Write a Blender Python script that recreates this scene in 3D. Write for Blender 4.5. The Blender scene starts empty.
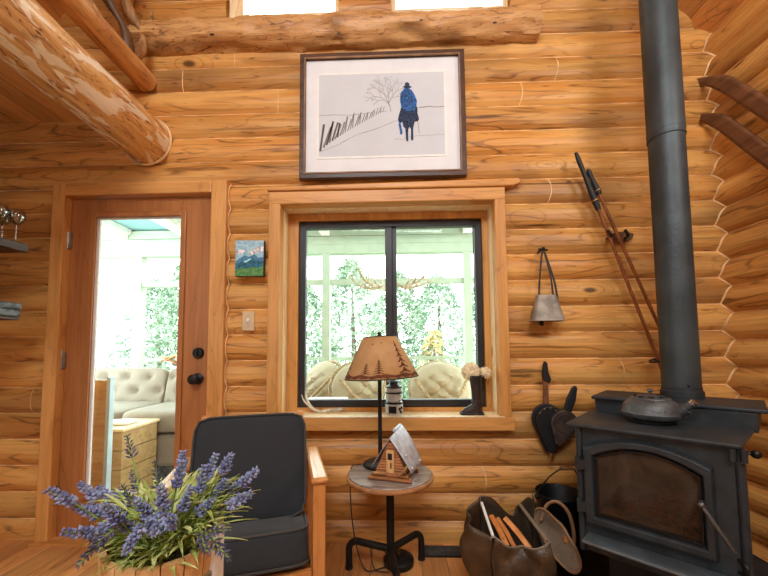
import bpy, bmesh, math, random
from mathutils import Vector, Matrix, noise as mn
C = bpy.context.scene.collection
PI = math.pi
rnd = random.Random(7)
R = math.radians
FZ = 0.045            # floor height
LOG = 0.155           # log course height

# ------------------------------------------------------------------ helpers
def lin(c):
    o = []
    for v in c[:3]:
        v /= 255.0
        o.append(v/12.92 if v <= .04045 else ((v+.055)/1.055)**2.4)
    return (*o, 1.0)

class NT:
    def __init__(s, name):
        s.mat = bpy.data.materials.new(name); s.mat.use_nodes = True
        s.t = s.mat.node_tree; s.t.nodes.clear()
        s.out = s.t.nodes.new('ShaderNodeOutputMaterial')
    def n(s, typ, ins=None, **props):
        nd = s.t.nodes.new('ShaderNode'+typ)
        for k, v in props.items(): setattr(nd, k, v)
        for k, v in (ins or {}).items():
            sock = nd.inputs[k]
            if isinstance(v, bpy.types.NodeSocket): s.t.links.new(v, sock)
            else: sock.default_value = v
        return nd
    def math(s, op, a, b=0.0, c=None):
        i = {0: a, 1: b}
        if c is not None: i[2] = c
        return s.n('Math', i, operation=op).outputs[0]
    def smooth(s, v, a, b, lo=0.0, hi=1.0):
        return s.n('MapRange', {0: v, 1: a, 2: b, 3: lo, 4: hi}, interpolation_type='SMOOTHSTEP').outputs[0]
    def mix(s, f, a, b, mode='MIX'):
        nd = s.t.nodes.new('ShaderNodeMix'); nd.data_type = 'RGBA'; nd.blend_type = mode
        for i, v in ((0, f), (6, a), (7, b)):
            if isinstance(v, bpy.types.NodeSocket): s.t.links.new(v, nd.inputs[i])
            else: nd.inputs[i].default_value = v
        return nd.outputs[2]
    def bsdf(s, col, rough=.5, metal=0., bump=None, bstr=.2, spec=.5, **kw):
        p = s.n('BsdfPrincipled', {'Base Color': col, 'Roughness': rough, 'Metallic': metal, 'Specular IOR Level': spec})
        for k, v in kw.items(): p.inputs[k.replace('_', ' ')].default_value = v
        if bump is not None:
            b = s.n('Bump', {'Height': bump, 'Strength': bstr, 'Distance': .01})
            s.t.links.new(b.outputs[0], p.inputs['Normal'])
        s.t.links.new(p.outputs[0], s.out.inputs[0])
        return s.mat

def wood(name, c1, c2, c3, axis='x', k=1.0, knots=.6, log=0., logoff=0., rough=.45, vary=.25, streak=.5, line=.45, board=None, spec=.4, patch=None, stain=0., stainc=(120, 84, 54)):
    """long grained timber: c1 pale, c2 mid, c3 dark grain"""
    t = NT(name); co = t.n('TexCoord').outputs['Object']
    rn = t.n('ObjectInfo').outputs['Random']
    sep = t.n('SeparateXYZ', {0: co})
    idv = rn
    if log:
        kk = t.math('FLOOR', t.math('DIVIDE', t.math('ADD', sep.outputs[2], logoff), log))
        idv = t.n('TexWhiteNoise', {'W': kk}, noise_dimensions='1D').outputs[0]
    if board:
        kk = t.math('FLOOR', t.math('DIVIDE', sep.outputs['xyz'.index(board[0])], board[1]))
        idv = t.n('TexWhiteNoise', {'W': kk}, noise_dimensions='1D').outputs[0]
    off = t.n('CombineXYZ', {0: t.math('MULTIPLY', idv, 37.), 1: t.math('MULTIPLY', idv, 13.), 2: t.math('MULTIPLY', idv, 29.)}).outputs[0]
    pos = t.n('VectorMath', {0: co, 1: off}, operation='ADD').outputs[0]
    def st(a, b):
        s = [b*k]*3; s['xyz'.index(axis)] = a*k
        return t.n('VectorMath', {0: pos, 1: tuple(s)}, operation='MULTIPLY').outputs[0]
    low = t.n('TexNoise', {'Vector': st(.9, 5.), 'Scale': 1., 'Detail': 2.5, 'Distortion': .35}).outputs[0]
    fib = t.n('TexNoise', {'Vector': st(3., 90.), 'Scale': 1., 'Detail': 3.}).outputs[0]
    mid = t.n('TexNoise', {'Vector': st(1.4, 11.), 'Scale': 1., 'Detail': 4., 'Distortion': .6}).outputs[0]
    ring = t.math('PINGPONG', t.math('MULTIPLY', low, 22.), 1.)
    ringm = t.math('MULTIPLY', t.smooth(ring, .72, 1.), t.smooth(mid, .35, .65))
    col = t.mix(t.smooth(mid, .3, .7), lin(c1), lin(c2))
    col = t.mix(t.math('MULTIPLY', ringm, line), col, lin(c3))
    col = t.mix(t.math('MULTIPLY', t.smooth(fib, .45, .75), .22), col, lin(c3))
    if stain:
        sn = t.n('TexNoise', {'Vector': st(.8, 3.2), 'Scale': 1., 'Detail': 5., 'Distortion': .5}).outputs[0]
        col = t.mix(t.math('MULTIPLY', t.smooth(sn, .5, .72), stain), col, lin(stainc))
        fl = t.n('TexNoise', {'Vector': st(7., 60.), 'Scale': 1., 'Detail': 2.}).outputs[0]
        col = t.mix(t.math('MULTIPLY', t.smooth(fl, .66, .72), .55), col, lin(tuple(x*.7 for x in c3)))
    if patch:
        pn = t.n('TexNoise', {'Vector': st(2.2, 7.), 'Scale': 1., 'Detail': 3., 'Distortion': .8}).outputs[0]
        col = t.mix(t.math('MULTIPLY', t.smooth(pn, .53, .60), .85), col, lin(patch))
    crack = t.n('TexNoise', {'Vector': st(1.1, 24.), 'Scale': 1., 'Detail': 5., 'Distortion': .4}).outputs[0]
    col = t.mix(t.math('MULTIPLY', t.smooth(crack, .66, .74), streak), col, lin(tuple(x*.5 for x in c3)))
    if knots:
        vo = t.n('TexVoronoi', {'Vector': st(2.6, 6.5), 'Scale': 1., 'Randomness': 1.})
        rr = t.n('TexWhiteNoise', {'Vector': vo.outputs['Position']}).outputs[0]
        size = t.math('MULTIPLY', t.smooth(rr, .25, 1.), .16)
        kd = t.math('DIVIDE', vo.outputs['Distance'], t.math('ADD', size, .0001))
        col = t.mix(t.math('MULTIPLY', t.smooth(kd, 1., .3), knots), col, lin(tuple(x*.62 for x in c3)))
        ringk = t.math('MULTIPLY', t.smooth(t.math('PINGPONG', t.math('MULTIPLY', kd, 1.), .5), .36, .5), t.smooth(kd, 4.2, 1.2))
        col = t.mix(t.math('MULTIPLY', ringk, knots*.45), col, lin(c3))
    if vary:
        hv = t.n('HueSaturation', {'Color': col, 'Value': t.math('ADD', 1.-vary*.5, t.math('MULTIPLY', idv, vary))})
        col = hv.outputs[0]
    if board:
        fr = t.math('FRACT', t.math('DIVIDE', sep.outputs['xyz'.index(board[0])], board[1]))
        e = t.math('MULTIPLY', t.math('ABSOLUTE', t.math('SUBTRACT', fr, .5)), 2.)
        col = t.mix(t.math('MULTIPLY', t.smooth(e, 1.-.012/board[1]*.5, 1.), .8), col, lin(tuple(x*.4 for x in c3)))
    h = t.math('ADD', t.math('MULTIPLY', fib, .4), t.math('MULTIPLY', crack, -.8))
    return t.bsdf(col, rough, 0., h, .25, spec)

def plain(name, c, rough=.5, metal=0., var=.12, scale=8., bump=.15, spec=.5, c2=None, **kw):
    t = NT(name); co = t.n('TexCoord').outputs['Object']
    nz = t.n('TexNoise', {'Vector': co, 'Scale': scale, 'Detail': 4.}).outputs[0]
    a = lin(c2 or tuple(min(255, x*(1+var)) for x in c)); b = lin(c if c2 else tuple(x*(1-var) for x in c))
    col = t.mix(t.smooth(nz, .35, .65), a, b)
    return t.bsdf(col, rough, metal, t.n('TexNoise', {'Vector': co, 'Scale': scale*12, 'Detail': 2.}).outputs[0], bump, spec, **kw)

def cloth(name, c, scale=500., rough=.9, var=.1, bump=.35):
    t = NT(name); co = t.n('TexCoord').outputs['Object']
    nz = t.n('TexNoise', {'Vector': co, 'Scale': 6., 'Detail': 3.}).outputs[0]
    fine = t.n('TexNoise', {'Vector': co, 'Scale': scale, 'Detail': 1.}).outputs[0]
    col = t.mix(nz, lin(tuple(x*(1-var) for x in c)), lin(tuple(min(255, x*(1+var)) for x in c)))
    col = t.mix(t.math('MULTIPLY', fine, .35), col, lin(tuple(min(255, x*1.35+8) for x in c)))
    return t.bsdf(col, rough, 0., fine, bump, .25, Sheen_Weight=.15)

def glass(name, tint=(250, 253, 251), fac=.05, stain=None):
    t = NT(name)
    tr = t.n('BsdfTransparent', {'Color': lin(tint)})
    gl = t.n('BsdfGlossy', {'Roughness': .03})
    fr = t.math('POWER', t.n('LayerWeight', {'Blend': .5}).outputs['Facing'], 4.)
    m = t.n('MixShader', {0: t.math('ADD', t.math('MULTIPLY', fr, .7), fac*.4), 1: tr.outputs[0], 2: gl.outputs[0]})
    last = m.outputs[0]
    if stain:
        co = t.n('TexCoord').outputs['Object']
        nz = t.n('TexNoise', {'Vector': co, 'Scale': 7., 'Detail': 5., 'Distortion': 1.2}).outputs[0]
        d = t.n('BsdfDiffuse', {'Color': lin(stain)})
        zz = t.n('SeparateXYZ', {0: co}).outputs[2]
        last = t.n('MixShader', {0: t.math('MULTIPLY', t.smooth(nz, .3, .75, .10, .46), t.smooth(zz, .44, .58, .3, 1.)), 1: last, 2: d.outputs[0]}).outputs[0]
    t.t.links.new(last, t.out.inputs[0])
    return t.mat

def frame4(b, x0, x1, z0, z1, wl, wr, wt, wb, y0, y1):
    b.box(x0, x0+wl, y0, y1, z0, z1); b.box(x1-wr, x1, y0, y1, z0, z1)
    b.box(x0+wl, x1-wr, y0, y1, z1-wt, z1); b.box(x0+wl, x1-wr, y0, y1, z0, z0+wb)
class B:
    def __init__(s): s.v = []; s.f = []; s.mi = []; s.sm = []; s.M = Matrix(); s.m = 0
    def add(s, vs, fs, smooth=False):
        o = len(s.v); s.v += [s.M @ Vector(v) for v in vs]
        for f in fs: s.f.append([o+i for i in f]); s.mi.append(s.m); s.sm.append(smooth)
        return s
    def box(s, x0, x1, y0, y1, z0, z1):
        vs = [(x, y, z) for x in (x0, x1) for y in (y0, y1) for z in (z0, z1)]
        return s.add(vs, [(0, 1, 3, 2), (4, 6, 7, 5), (0, 4, 5, 1), (2, 3, 7, 6), (0, 2, 6, 4), (1, 5, 7, 3)])
    def prism(s, poly, d0, d1, plane='xz'):
        mp = {'xz': lambda a, b, d: (a, d, b), 'xy': lambda a, b, d: (a, b, d), 'yz': lambda a, b, d: (d, a, b)}[plane]
        n = len(poly)
        vs = [mp(a, b, d0) for a, b in poly]+[mp(a, b, d1) for a, b in poly]
        return s.add(vs, [list(range(n)), list(range(2*n-1, n-1, -1))]+[(i, (i+1) % n, n+(i+1) % n, n+i) for i in range(n)])
    def tube(s, pts, r=.01, n=10, cap=True, flat=None):
        pts = [Vector(p) for p in pts]; L = len(pts)
        rs = list(r) if isinstance(r, (list, tuple)) else [r]*L
        vs = []; fs = []; pn = None
        for i, p in enumerate(pts):
            t = (pts[min(i+1, L-1)]-pts[max(i-1, 0)])
            t = t.normalized() if t.length > 1e-9 else Vector((0, 0, 1))
            if pn is None:
                a = Vector((0, 0, 1)) if abs(t.z) < .9 else Vector((0, 1, 0))
                pn = t.cross(a).normalized()
            else:
                pn = (pn-t*pn.dot(t)); pn = pn.normalized() if pn.length > 1e-6 else t.orthogonal().normalized()
            bn = t.cross(pn)
            for j in range(n):
                a = 2*PI*j/n
                vs.append(p+(pn*math.cos(a)+bn*math.sin(a)*(flat or 1.))*rs[i])
        for i in range(L-1):
            for j in range(n):
                k = (j+1) % n
                fs.append((i*n+j, i*n+k, (i+1)*n+k, (i+1)*n+j))
        s.add(vs, fs, True)
        if cap:
            s.add(vs[:n], [list(range(n))[::-1]]); s.add(vs[-n:], [list(range(n))])
        return s
    def lathe(s, prof, n=24, c=(0, 0, 0), sx=1., sy=1.):
        vs = []; fs = []; L = len(prof)
        for r, z in prof:
            for j in range(n):
                a = 2*PI*j/n; vs.append((c[0]+r*math.cos(a)*sx, c[1]+r*math.sin(a)*sy, c[2]+z))
        for i in range(L-1):
            for j in range(n):
                k = (j+1) % n
                fs.append((i*n+j, i*n+k, (i+1)*n+k, (i+1)*n+j))
        s.add(vs, fs, True)
        for i, fl in ((0, 1), (L-1, 0)):
            if prof[i][0] > 1e-5:
                r = vs[i*n:(i+1)*n]; s.add(r, [list(range(n))[::-1] if fl else list(range(n))])
        return s
    def grid(s, fn, nu, nv, smooth=True, cu=False):
        vs = [fn(i/nu, j/nv) for i in range(nu+1) for j in range(nv+1)]
        fs = [(i*(nv+1)+j, (i+1)*(nv+1)+j, (i+1)*(nv+1)+j+1, i*(nv+1)+j+1) for i in range(nu) for j in range(nv)]
        return s.add(vs, fs, smooth)
    def ball(s, c, r, n=8, sc=(1, 1, 1)):
        m = max(4, n//2+1)
        pr = [(r*math.sin(PI*i/m), -r*math.cos(PI*i/m)) for i in range(m+1)]
        pr[0] = (1e-6, -r); pr[-1] = (1e-6, r)
        vs = []; fs = []
        for q, z in pr:
            for j in range(n):
                a = 2*PI*j/n; vs.append((c[0]+q*math.cos(a)*sc[0], c[1]+q*math.sin(a)*sc[1], c[2]+z*sc[2]))
        for i in range(m):
            for j in range(n):
                k = (j+1) % n; fs.append((i*n+j, i*n+k, (i+1)*n+k, (i+1)*n+j))
        return s.add(vs, fs, True)
    def cushion(s, sx, sy, sz, n=12, e=7., puff=.2, thin=2, dimple=None):
        for ax in range(3):
            for sg in (-1, 1):
                def fn(u, w, ax=ax, sg=sg):
                    p = [0, 0, 0]; o = [i for i in range(3) if i != ax]
                    p[ax] = sg; p[o[0]] = 2*u-1; p[o[1]] = 2*w-1
                    q = sum(abs(x)**e for x in p)**(1/e); p = [x/q for x in p]
                    o2 = [i for i in range(3) if i != thin]
                    f = 1-puff+puff*math.cos(p[o2[0]]*PI/2*.95)*math.cos(p[o2[1]]*PI/2*.95)
                    p[thin] *= f
                    if dimple: p[thin] *= dimple(p[o2[0]], p[o2[1]])
                    return (p[0]*sx, p[1]*sy, p[2]*sz)
                s.grid(fn, n, n)
        return s
    def build(s, name, mats, parent=None, bevel=0., world=False, loc=None, rz=0., solid=0., sub=0, merge=True):
        me = bpy.data.meshes.new(name)
        vs = s.v
        if world and parent is not None:
            mi = wm(parent).inverted(); vs = [mi @ v for v in vs]
        me.from_pydata([tuple(v) for v in vs], [], s.f)
        for m in (mats if isinstance(mats, (list, tuple)) else [mats]): me.materials.append(m)
        for p, a, b in zip(me.polygons, s.mi, s.sm): p.material_index = a; p.use_smooth = b
        bm = bmesh.new(); bm.from_mesh(me)
        if merge: bmesh.ops.remove_doubles(bm, verts=bm.verts, dist=1e-5)
        bmesh.ops.recalc_face_normals(bm, faces=bm.faces); bm.to_mesh(me); bm.free()
        if any(s.sm): me.set_sharp_from_angle(angle=R(42))
        o = bpy.data.objects.new(name, me); C.objects.link(o)
        if parent is not None: o.parent = parent
        if loc is not None: o.location = loc
        if rz: o.rotation_euler = (0, 0, rz)
        if bevel:
            md = o.modifiers.new('b', 'BEVEL'); md.width = bevel; md.segments = 2; md.limit_method = 'ANGLE'; md.angle_limit = R(40)
        if solid:
            md = o.modifiers.new('s', 'SOLIDIFY'); md.thickness = solid; md.offset = 0
        if sub:
            md = o.modifiers.new('ss', 'SUBSURF'); md.levels = sub; md.render_levels = sub
        return o

def wm(o):
    m = Matrix.LocRotScale(o.location, o.rotation_euler, o.scale)
    return wm(o.parent) @ m if o.parent else m
def tag(o, label=None, cat=None, group=None, kind=None):
    if label: o['label'] = label
    if cat: o['category'] = cat
    if group: o['group'] = group
    if kind: o['kind'] = kind
    return o
def E(name, label, cat, loc=(0, 0, 0), rz=0., group=None):
    o = bpy.data.objects.new(name, None); C.objects.link(o); o.location = loc; o.rotation_euler = (0, 0, rz)
    o.empty_display_size = .05
    return tag(o, label, cat, group)
def struct(b, name, m, **k): return tag(b.build(name, m, **k), kind='structure')
def dup(o, loc=None, rz=None, label=None, parent=None):
    c = o.copy(); C.objects.link(c)
    if parent is not None: c.parent = parent
    for ch in list(o.children): dup(ch, parent=c)
    if loc is not None: c.location = loc
    if rz is not None: c.rotation_euler = (0, 0, rz)
    if label: c['label'] = label
    return c
def lerp(a, b, t): return a+(b-a)*t
def curve(ps, n=8):
    """Catmull-Rom through points"""
    ps = [Vector(p) for p in ps]; q = [ps[0]*2-ps[1]]+ps+[ps[-1]*2-ps[-2]]; out = []
    for i in range(1, len(q)-2):
        for k in range(n):
            t = k/n; a, b, c, d = q[i-1], q[i], q[i+1], q[i+2]
            out.append(.5*((2*b)+(c-a)*t+(2*a-5*b+4*c-d)*t*t+(3*b-a-3*c+d)*t**3))
    return out+[ps[-1]]

# ------------------------------------------------------------------ materials
LW1, LW2, LW3 = (226, 172, 98), (202, 137, 66), (94, 54, 24)
M_log = wood('log_wall_wood', LW1, LW2, LW3, 'x', log=LOG, vary=.3, rough=.4, line=.7, streak=.75, knots=.85, stain=.55)
M_logr = wood('log_wall_wood_side', LW1, LW2, LW3, 'y', log=LOG, logoff=.055, vary=.25, rough=.4, line=.7, knots=.85, stain=.4)
M_plast = plain('pale_plaster', (226, 220, 208), .9, 0, .03)
M_caulk = plain('caulk_line', (232, 190, 138), .7)
M_cas = wood('pine_casing', (224, 166, 96), (204, 142, 74), (128, 80, 40), 'z', vary=.1, line=.35, streak=.3, rough=.4)
M_casx = wood('pine_casing_across', (224, 166, 96), (204, 142, 74), (128, 80, 40), 'x', vary=.1, line=.35, streak=.3, rough=.4)
M_pale = wood('pale_lit_pine', (254, 234, 192), (246, 214, 162), (170, 112, 60), 'z', vary=.05, line=.3, streak=.35, rough=.35)  # pale pine, raised further to carry the daylight glow of the window reveals
M_door = wood('door_timber', (188, 124, 70), (168, 106, 58), (108, 62, 34), 'z', vary=.08, line=.3, knots=.25, streak=.25, rough=.38)
M_floor = wood('plank_floor', (220, 160, 98), (196, 132, 76), (120, 74, 40), 'y', vary=.35, board=('x', .13), line=.5, rough=.3)
M_roof = wood('roof_boards', (226, 164, 96), (206, 140, 76), (100, 58, 28), 'y', vary=.3, board=('x', .14), line=.5)
M_deckb = wood('loft_boards', (240, 188, 122), (222, 164, 98), (120, 74, 40), 'y', vary=.25, board=('x', .13), line=.4)  # board colour lifted to hold the floor bounce on the deck underside
M_beam = wood('peeled_beam', (240, 194, 126), (216, 156, 90), (104, 62, 34), 'y', k=3.0, knots=.9, streak=.95, line=.9, patch=(252, 240, 216), vary=0, stain=.35)
M_rail = wood('peeled_rail', (224, 170, 106), (198, 136, 76), (110, 66, 34), 'y', k=2.4, knots=.85, streak=.8, vary=0, stain=.3)
M_sillog = wood('rough_hewn_log', (222, 172, 112), (196, 140, 82), (92, 58, 34), 'x', k=2.6, knots=1., streak=1., line=.9, vary=0, stain=.7, stainc=(104, 66, 40))
M_branch = wood('weathered_branch', (206, 160, 108), (150, 104, 62), (70, 46, 28), 'z', k=3, streak=.9, vary=.2)
M_branchd = wood('dark_branch', (110, 78, 52), (82, 56, 36), (40, 28, 20), 'z', k=3, streak=.9, vary=.2)
M_black = plain('black_metal', (24, 25, 26), .42, .3)
M_stove = plain('stove_steel', (50, 56, 60), .5, .3, scale=14)
M_cast = plain('cast_iron', (88, 92, 94), .34, .45, scale=20, bump=.3)
M_pipe = plain('stovepipe_steel', (62, 70, 73), .48, .35, scale=5)
M_brick = plain('firebrick', (150, 122, 96), .9, 0, .3, 9)
M_char = cloth('charcoal_fabric', (44, 48, 52), rough=.75)
M_pipe_c = cloth('cushion_piping', (66, 66, 64))
M_oak = wood('chair_oak', (224, 158, 92), (202, 132, 68), (138, 82, 38), 'z', k=1.5, knots=0, line=.3, streak=.2, vary=.05, rough=.32)
M_oaky = wood('chair_arm_oak', (228, 168, 104), (208, 142, 80), (142, 86, 42), 'y', k=1.5, knots=0, line=.3, streak=.2, vary=0, rough=.2, spec=.7)
M_oakx = wood('chair_rail_oak', (224, 158, 92), (202, 132, 68), (138, 82, 38), 'x', k=1.5, knots=0, line=.3, streak=.2, vary=0, rough=.32)
M_frame = wood('walnut_frame', (92, 60, 42), (66, 42, 30), (34, 22, 16), 'x', k=2, knots=0, vary=0, rough=.35)
M_mat = plain('mat_board', (236, 238, 240), .9, 0, .01)
M_white = plain('white_paint', (244, 244, 240), .6, 0, .02)
M_print = plain('snow_print', (214, 218, 223), .85, 0, .008, 6)
M_ink = plain('grey_ink', (138, 134, 130), .9)
M_inkl = plain('pale_ink', (172, 170, 168), .9)
M_inkd = plain('dark_ink', (96, 90, 86), .9)
M_navy = plain('navy_ink', (34, 48, 72), .8, 0, .5, 90)
M_blue = plain('blue_coat_ink', (44, 92, 150), .8, 0, .4, 120)
M_vinyl = plain('black_window_vinyl', (44, 44, 47), .4)
M_glass = glass('window_glass')
M_nickel = plain('satin_nickel', (176, 170, 160), .35, .9)
M_switch = plain('beige_plastic', (214, 190, 150), .45, 0, .03)
M_shade = plain('parchment_shade', (216, 166, 112), .85, 0, .07, 7, c2=(196, 140, 88))
def shade_mat():
    t = NT('parchment_shade'); co = t.n('TexCoord').outputs['Object']
    nz = t.n('TexNoise', {'Vector': co, 'Scale': 7., 'Detail': 4.}).outputs[0]
    col = t.mix(t.smooth(nz, .35, .65), lin((230, 192, 142)), lin((212, 166, 114)))
    d = t.n('BsdfDiffuse', {'Color': col}); tr = t.n('BsdfTranslucent', {'Color': col})
    m = t.n('MixShader', {0: .35, 1: d.outputs[0], 2: tr.outputs[0]})
    t.t.links.new(m.outputs[0], t.out.inputs[0]); return t.mat
M_shade = shade_mat()
M_shadei = plain('shade_lining', (236, 226, 208), .9)
M_tree = plain('brown_silhouette', (104, 58, 30), .9)
M_tabtop = wood('grey_oak_top', (176, 166, 156), (140, 128, 118), (70, 56, 46), 'x', k=2.2, knots=.1, vary=0, rough=.24, spec=.8)
M_tabedge = wood('table_edge', (196, 142, 92), (164, 112, 66), (100, 64, 36), 'x', k=2, knots=0, vary=0)
M_cabin = wood('cabin_sticks', (184, 122, 70), (146, 90, 48), (76, 44, 24), 'x', k=5, vary=.4)
M_tin = plain('galvanised_sheet', (196, 200, 210), .45, .35, .08, 30)
M_canvas = plain('waxed_canvas', (84, 64, 42), .36, 0, .3, 9, .25, c2=(62, 46, 32))
M_canvd = cloth('dark_canvas', (62, 50, 36), 200, .5, .2)
M_canvg = cloth('grey_canvas_lining', (126, 112, 94), 200, .8, .15)
M_leather = plain('tan_leather', (150, 112, 76), .6)
M_kind = wood('split_kindling', (222, 152, 84), (198, 122, 60), (130, 74, 34), 'y', k=3, knots=0, vary=.3)
M_skiw = wood('old_ski_timber', (126, 84, 56), (98, 62, 40), (56, 34, 22), 'y', k=3, knots=.3, vary=.2, rough=.45)
M_pole = wood('cane_pole', (150, 86, 46), (118, 64, 34), (70, 36, 18), 'z', k=4, knots=.2, vary=.15, rough=.35)
M_strap = plain('dark_leather_strap', (56, 44, 36), .7)
M_blk = plain('black_leather', (22, 22, 25), .55)
M_bell = plain('dull_bell_metal', (150, 142, 130), .6, .4, .14, 14)
M_brass = plain('brass_nail', (176, 136, 84), .35, .9)
M_bello = plain('dark_bellows_board', (58, 46, 40), .5, 0, .25, 20)
M_antler = plain('antler_bone', (204, 194, 172), .55, 0, .15, 25)
M_boot = plain('brown_boot_leather', (46, 36, 32), .38, 0, .2, 18)
M_petal = plain('cream_petal', (228, 210, 170), .85, 0, .1, 60)
M_enam = plain('white_enamel', (206, 214, 218), .35, 0, .06, 20)
M_stem = plain('leaf_green', (116, 138, 62), .6, 0, .3, 40)
M_leaf = plain('lavender_leaf', (158, 178, 82), .5, 0, .35, 30, c2=(216, 224, 150))
M_lav = plain('lavender_bud', (164, 174, 212), .8, 0, .25, 60, c2=(112, 122, 168))
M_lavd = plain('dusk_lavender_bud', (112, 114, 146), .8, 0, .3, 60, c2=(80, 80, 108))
M_stave = wood('cedar_stave', (236, 194, 136), (216, 166, 106), (156, 104, 58), 'z', k=4, knots=.2, vary=0)
M_mint = plain('pale_green_paint', (178, 194, 174), .6, 0, .02)
M_ceilb = plain('pale_blue_boards', (140, 186, 190), .6, 0, .02)
M_sofa = cloth('oatmeal_fabric', (146, 138, 126), 300, .9, .06)
M_cream = cloth('cream_fabric', (166, 154, 130), 300, .9, .06)
M_wick = plain('pale_wicker', (168, 146, 112), .8, 0, .2, 60)
M_chest = wood('light_pine_box', (206, 176, 124), (190, 154, 102), (140, 96, 54), 'x', k=2, vary=.1)
M_pblue = plain('pale_blue_paint', (186, 208, 216), .5, 0, .05)
M_sfloor = plain('pale_porch_floor', (190, 188, 184), .5, 0, .05)
M_tleaf = plain('pale_tree_leaf', (116, 146, 122), .8, 0, .3, 2., c2=(160, 178, 156))
M_tleaf2 = plain('dry_tree_leaf', (176, 162, 112), .8, 0, .2, 2.)
M_bark = plain('tree_bark', (104, 92, 80), .9)
M_grass = plain('lawn', (120, 140, 100), .9, 0, .2, 3.)
M_mat_h = plain('hearth_slate', (36, 36, 38), .6, 0, .3, 10)
M_greybox = plain('weathered_grey_tin', (92, 96, 98), .55, .4, .25, 30)
M_shelf = wood('dark_shelf_plank', (92, 66, 48), (66, 46, 34), (36, 24, 18), 'y', k=2, vary=0)
M_wglass = glass('stemware_glass', (232, 236, 238), .4)
M_sglass = glass('smoky_stove_glass', (206, 190, 168), .05, stain=(120, 104, 88))
M_chrome = plain('chrome', (190, 190, 190), .2, 1.)
M_lip = plain('highlit_grey_steel', (104, 114, 120), .4, .5)  # lighter grey than the stove: the ash lip highlight is in the colour
M_spring = plain('spring_steel', (96, 96, 96), .35, .8)
M_bucket = plain('black_bucket_steel', (20, 22, 26), .45, .3)

# ------------------------------------------------------------------ room shell
GROOVE = .034
def ridge_z(x): return 3.03+(1.94-x)*.93 if x > -.2 else 3.03+(x+2.44)*.93*(2.14/2.24)
def logwall(fn, a_list, k0, k1, off, skip, b, wob=.003):
    ts = [0, .02, .07, .16, .3, .5, .7, .84, .93, .98, 1]
    for k in range(k0, k1):
        for i in range(len(ts)-1):
            t0, t1 = ts[i], ts[i+1]
            b.m = 1 if i in (0, len(ts)-2) else 0
            for a0, a1 in zip(a_list[:-1], a_list[1:]):
                zc = (k+(t0+t1)/2)*LOG+off; ac = (a0+a1)/2
                if skip(ac, zc): continue
                vs = []
                for a, t in ((a0, t0), (a1, t0), (a1, t1), (a0, t1)):
                    d = GROOVE*abs(2*t-1)**2.6
                    d += wob*mn.noise(Vector((a*2.2, k*3.1, 0)))*(1-abs(2*t-1))
                    vs.append(fn(a, d, (k+t)*LOG+off))
                b.add(vs, [(0, 1, 2, 3)], True)
    b.m = 0
def brk(lo, hi, step, extra):
    xs = sorted(set([round(lo+i*step, 4) for i in range(int((hi-lo)/step)+1)]+[hi]+extra))
    return xs
D0, D1, DT = -2.03, -1.085, 2.12
W0, W1, WB, WT = -.70, .62, .73, 2.05
CL = [(-1.05, -.33), (.0, .74)]; CZ0, CZ1 = 3.25, 4.1
def skipback(x, z):
    if D0 < x < D1 and z < DT: return True
    if W0 < x < W1 and WB < z < WT: return True
    if CZ0 < z < CZ1 and any(a < x < c for a, c in CL): return True
    return z > ridge_z(x)+.2
b = B()
logwall(lambda a, d, z: (a, d, z), brk(-2.76, 1.98, .12, [D0, D1, W0, W1]+[v for c in CL for v in c]), 0, 34, 0., skipback, b)
# short upright chinking joints where two logs butt
for x, k in ((-1.0, 19), (-1.33, 18), (-.72, 17), (-1.43, 15), (1.0, 18), (.5, 2), (-1.2, 20), (.93, 13), (-2.2, 5), (.78, 17), (1.3, 6)):
    b.m = 1; n = 8
    for i in range(n):
        t0, t1 = i/n, (i+1)/n
        p = [(x+s+.012*math.sin(t*PI), GROOVE*abs(2*t-1)**2.6-.002, (k+t)*LOG) for s, t in ((0, t0), (.006, t0), (.006, t1), (0, t1))]
        b.add(p, [(0, 1, 2, 3)], True)
b.m = 0
# outer face of the wall (porch side)
xs = brk(-2.76, 1.98, .5, [D0, D1, W0, W1]+[v for c in CL for v in c]); zs = [0, WB, DT-.07, DT, CZ0, CZ1, 5.3]; zs = [0, WB, WT, DT, CZ0, CZ1, 5.3]
for i in range(len(xs)-1):
    for j in range(len(zs)-1):
        if not skipback((xs[i]+xs[i+1])/2, min((zs[j]+zs[j+1])/2, 3.0 if zs[j] > 4 else 9)):
            b.add([(xs[i], .2, zs[j]), (xs[i+1], .2, zs[j]), (xs[i+1], .2, zs[j+1]), (xs[i], .2, zs[j+1])], [(0, 1, 2, 3)])
struct(b, 'wall_back', [M_log, M_caulk], merge=False)
XR = 1.905
b = B()
logwall(lambda a, d, z: (XR+d*1.35, a, z), brk(-5.2, .06, .13, []), 0, 20, -.055, lambda a, z: False, b)
struct(b, 'wall_right', [M_logr, M_caulk], merge=False)
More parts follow.
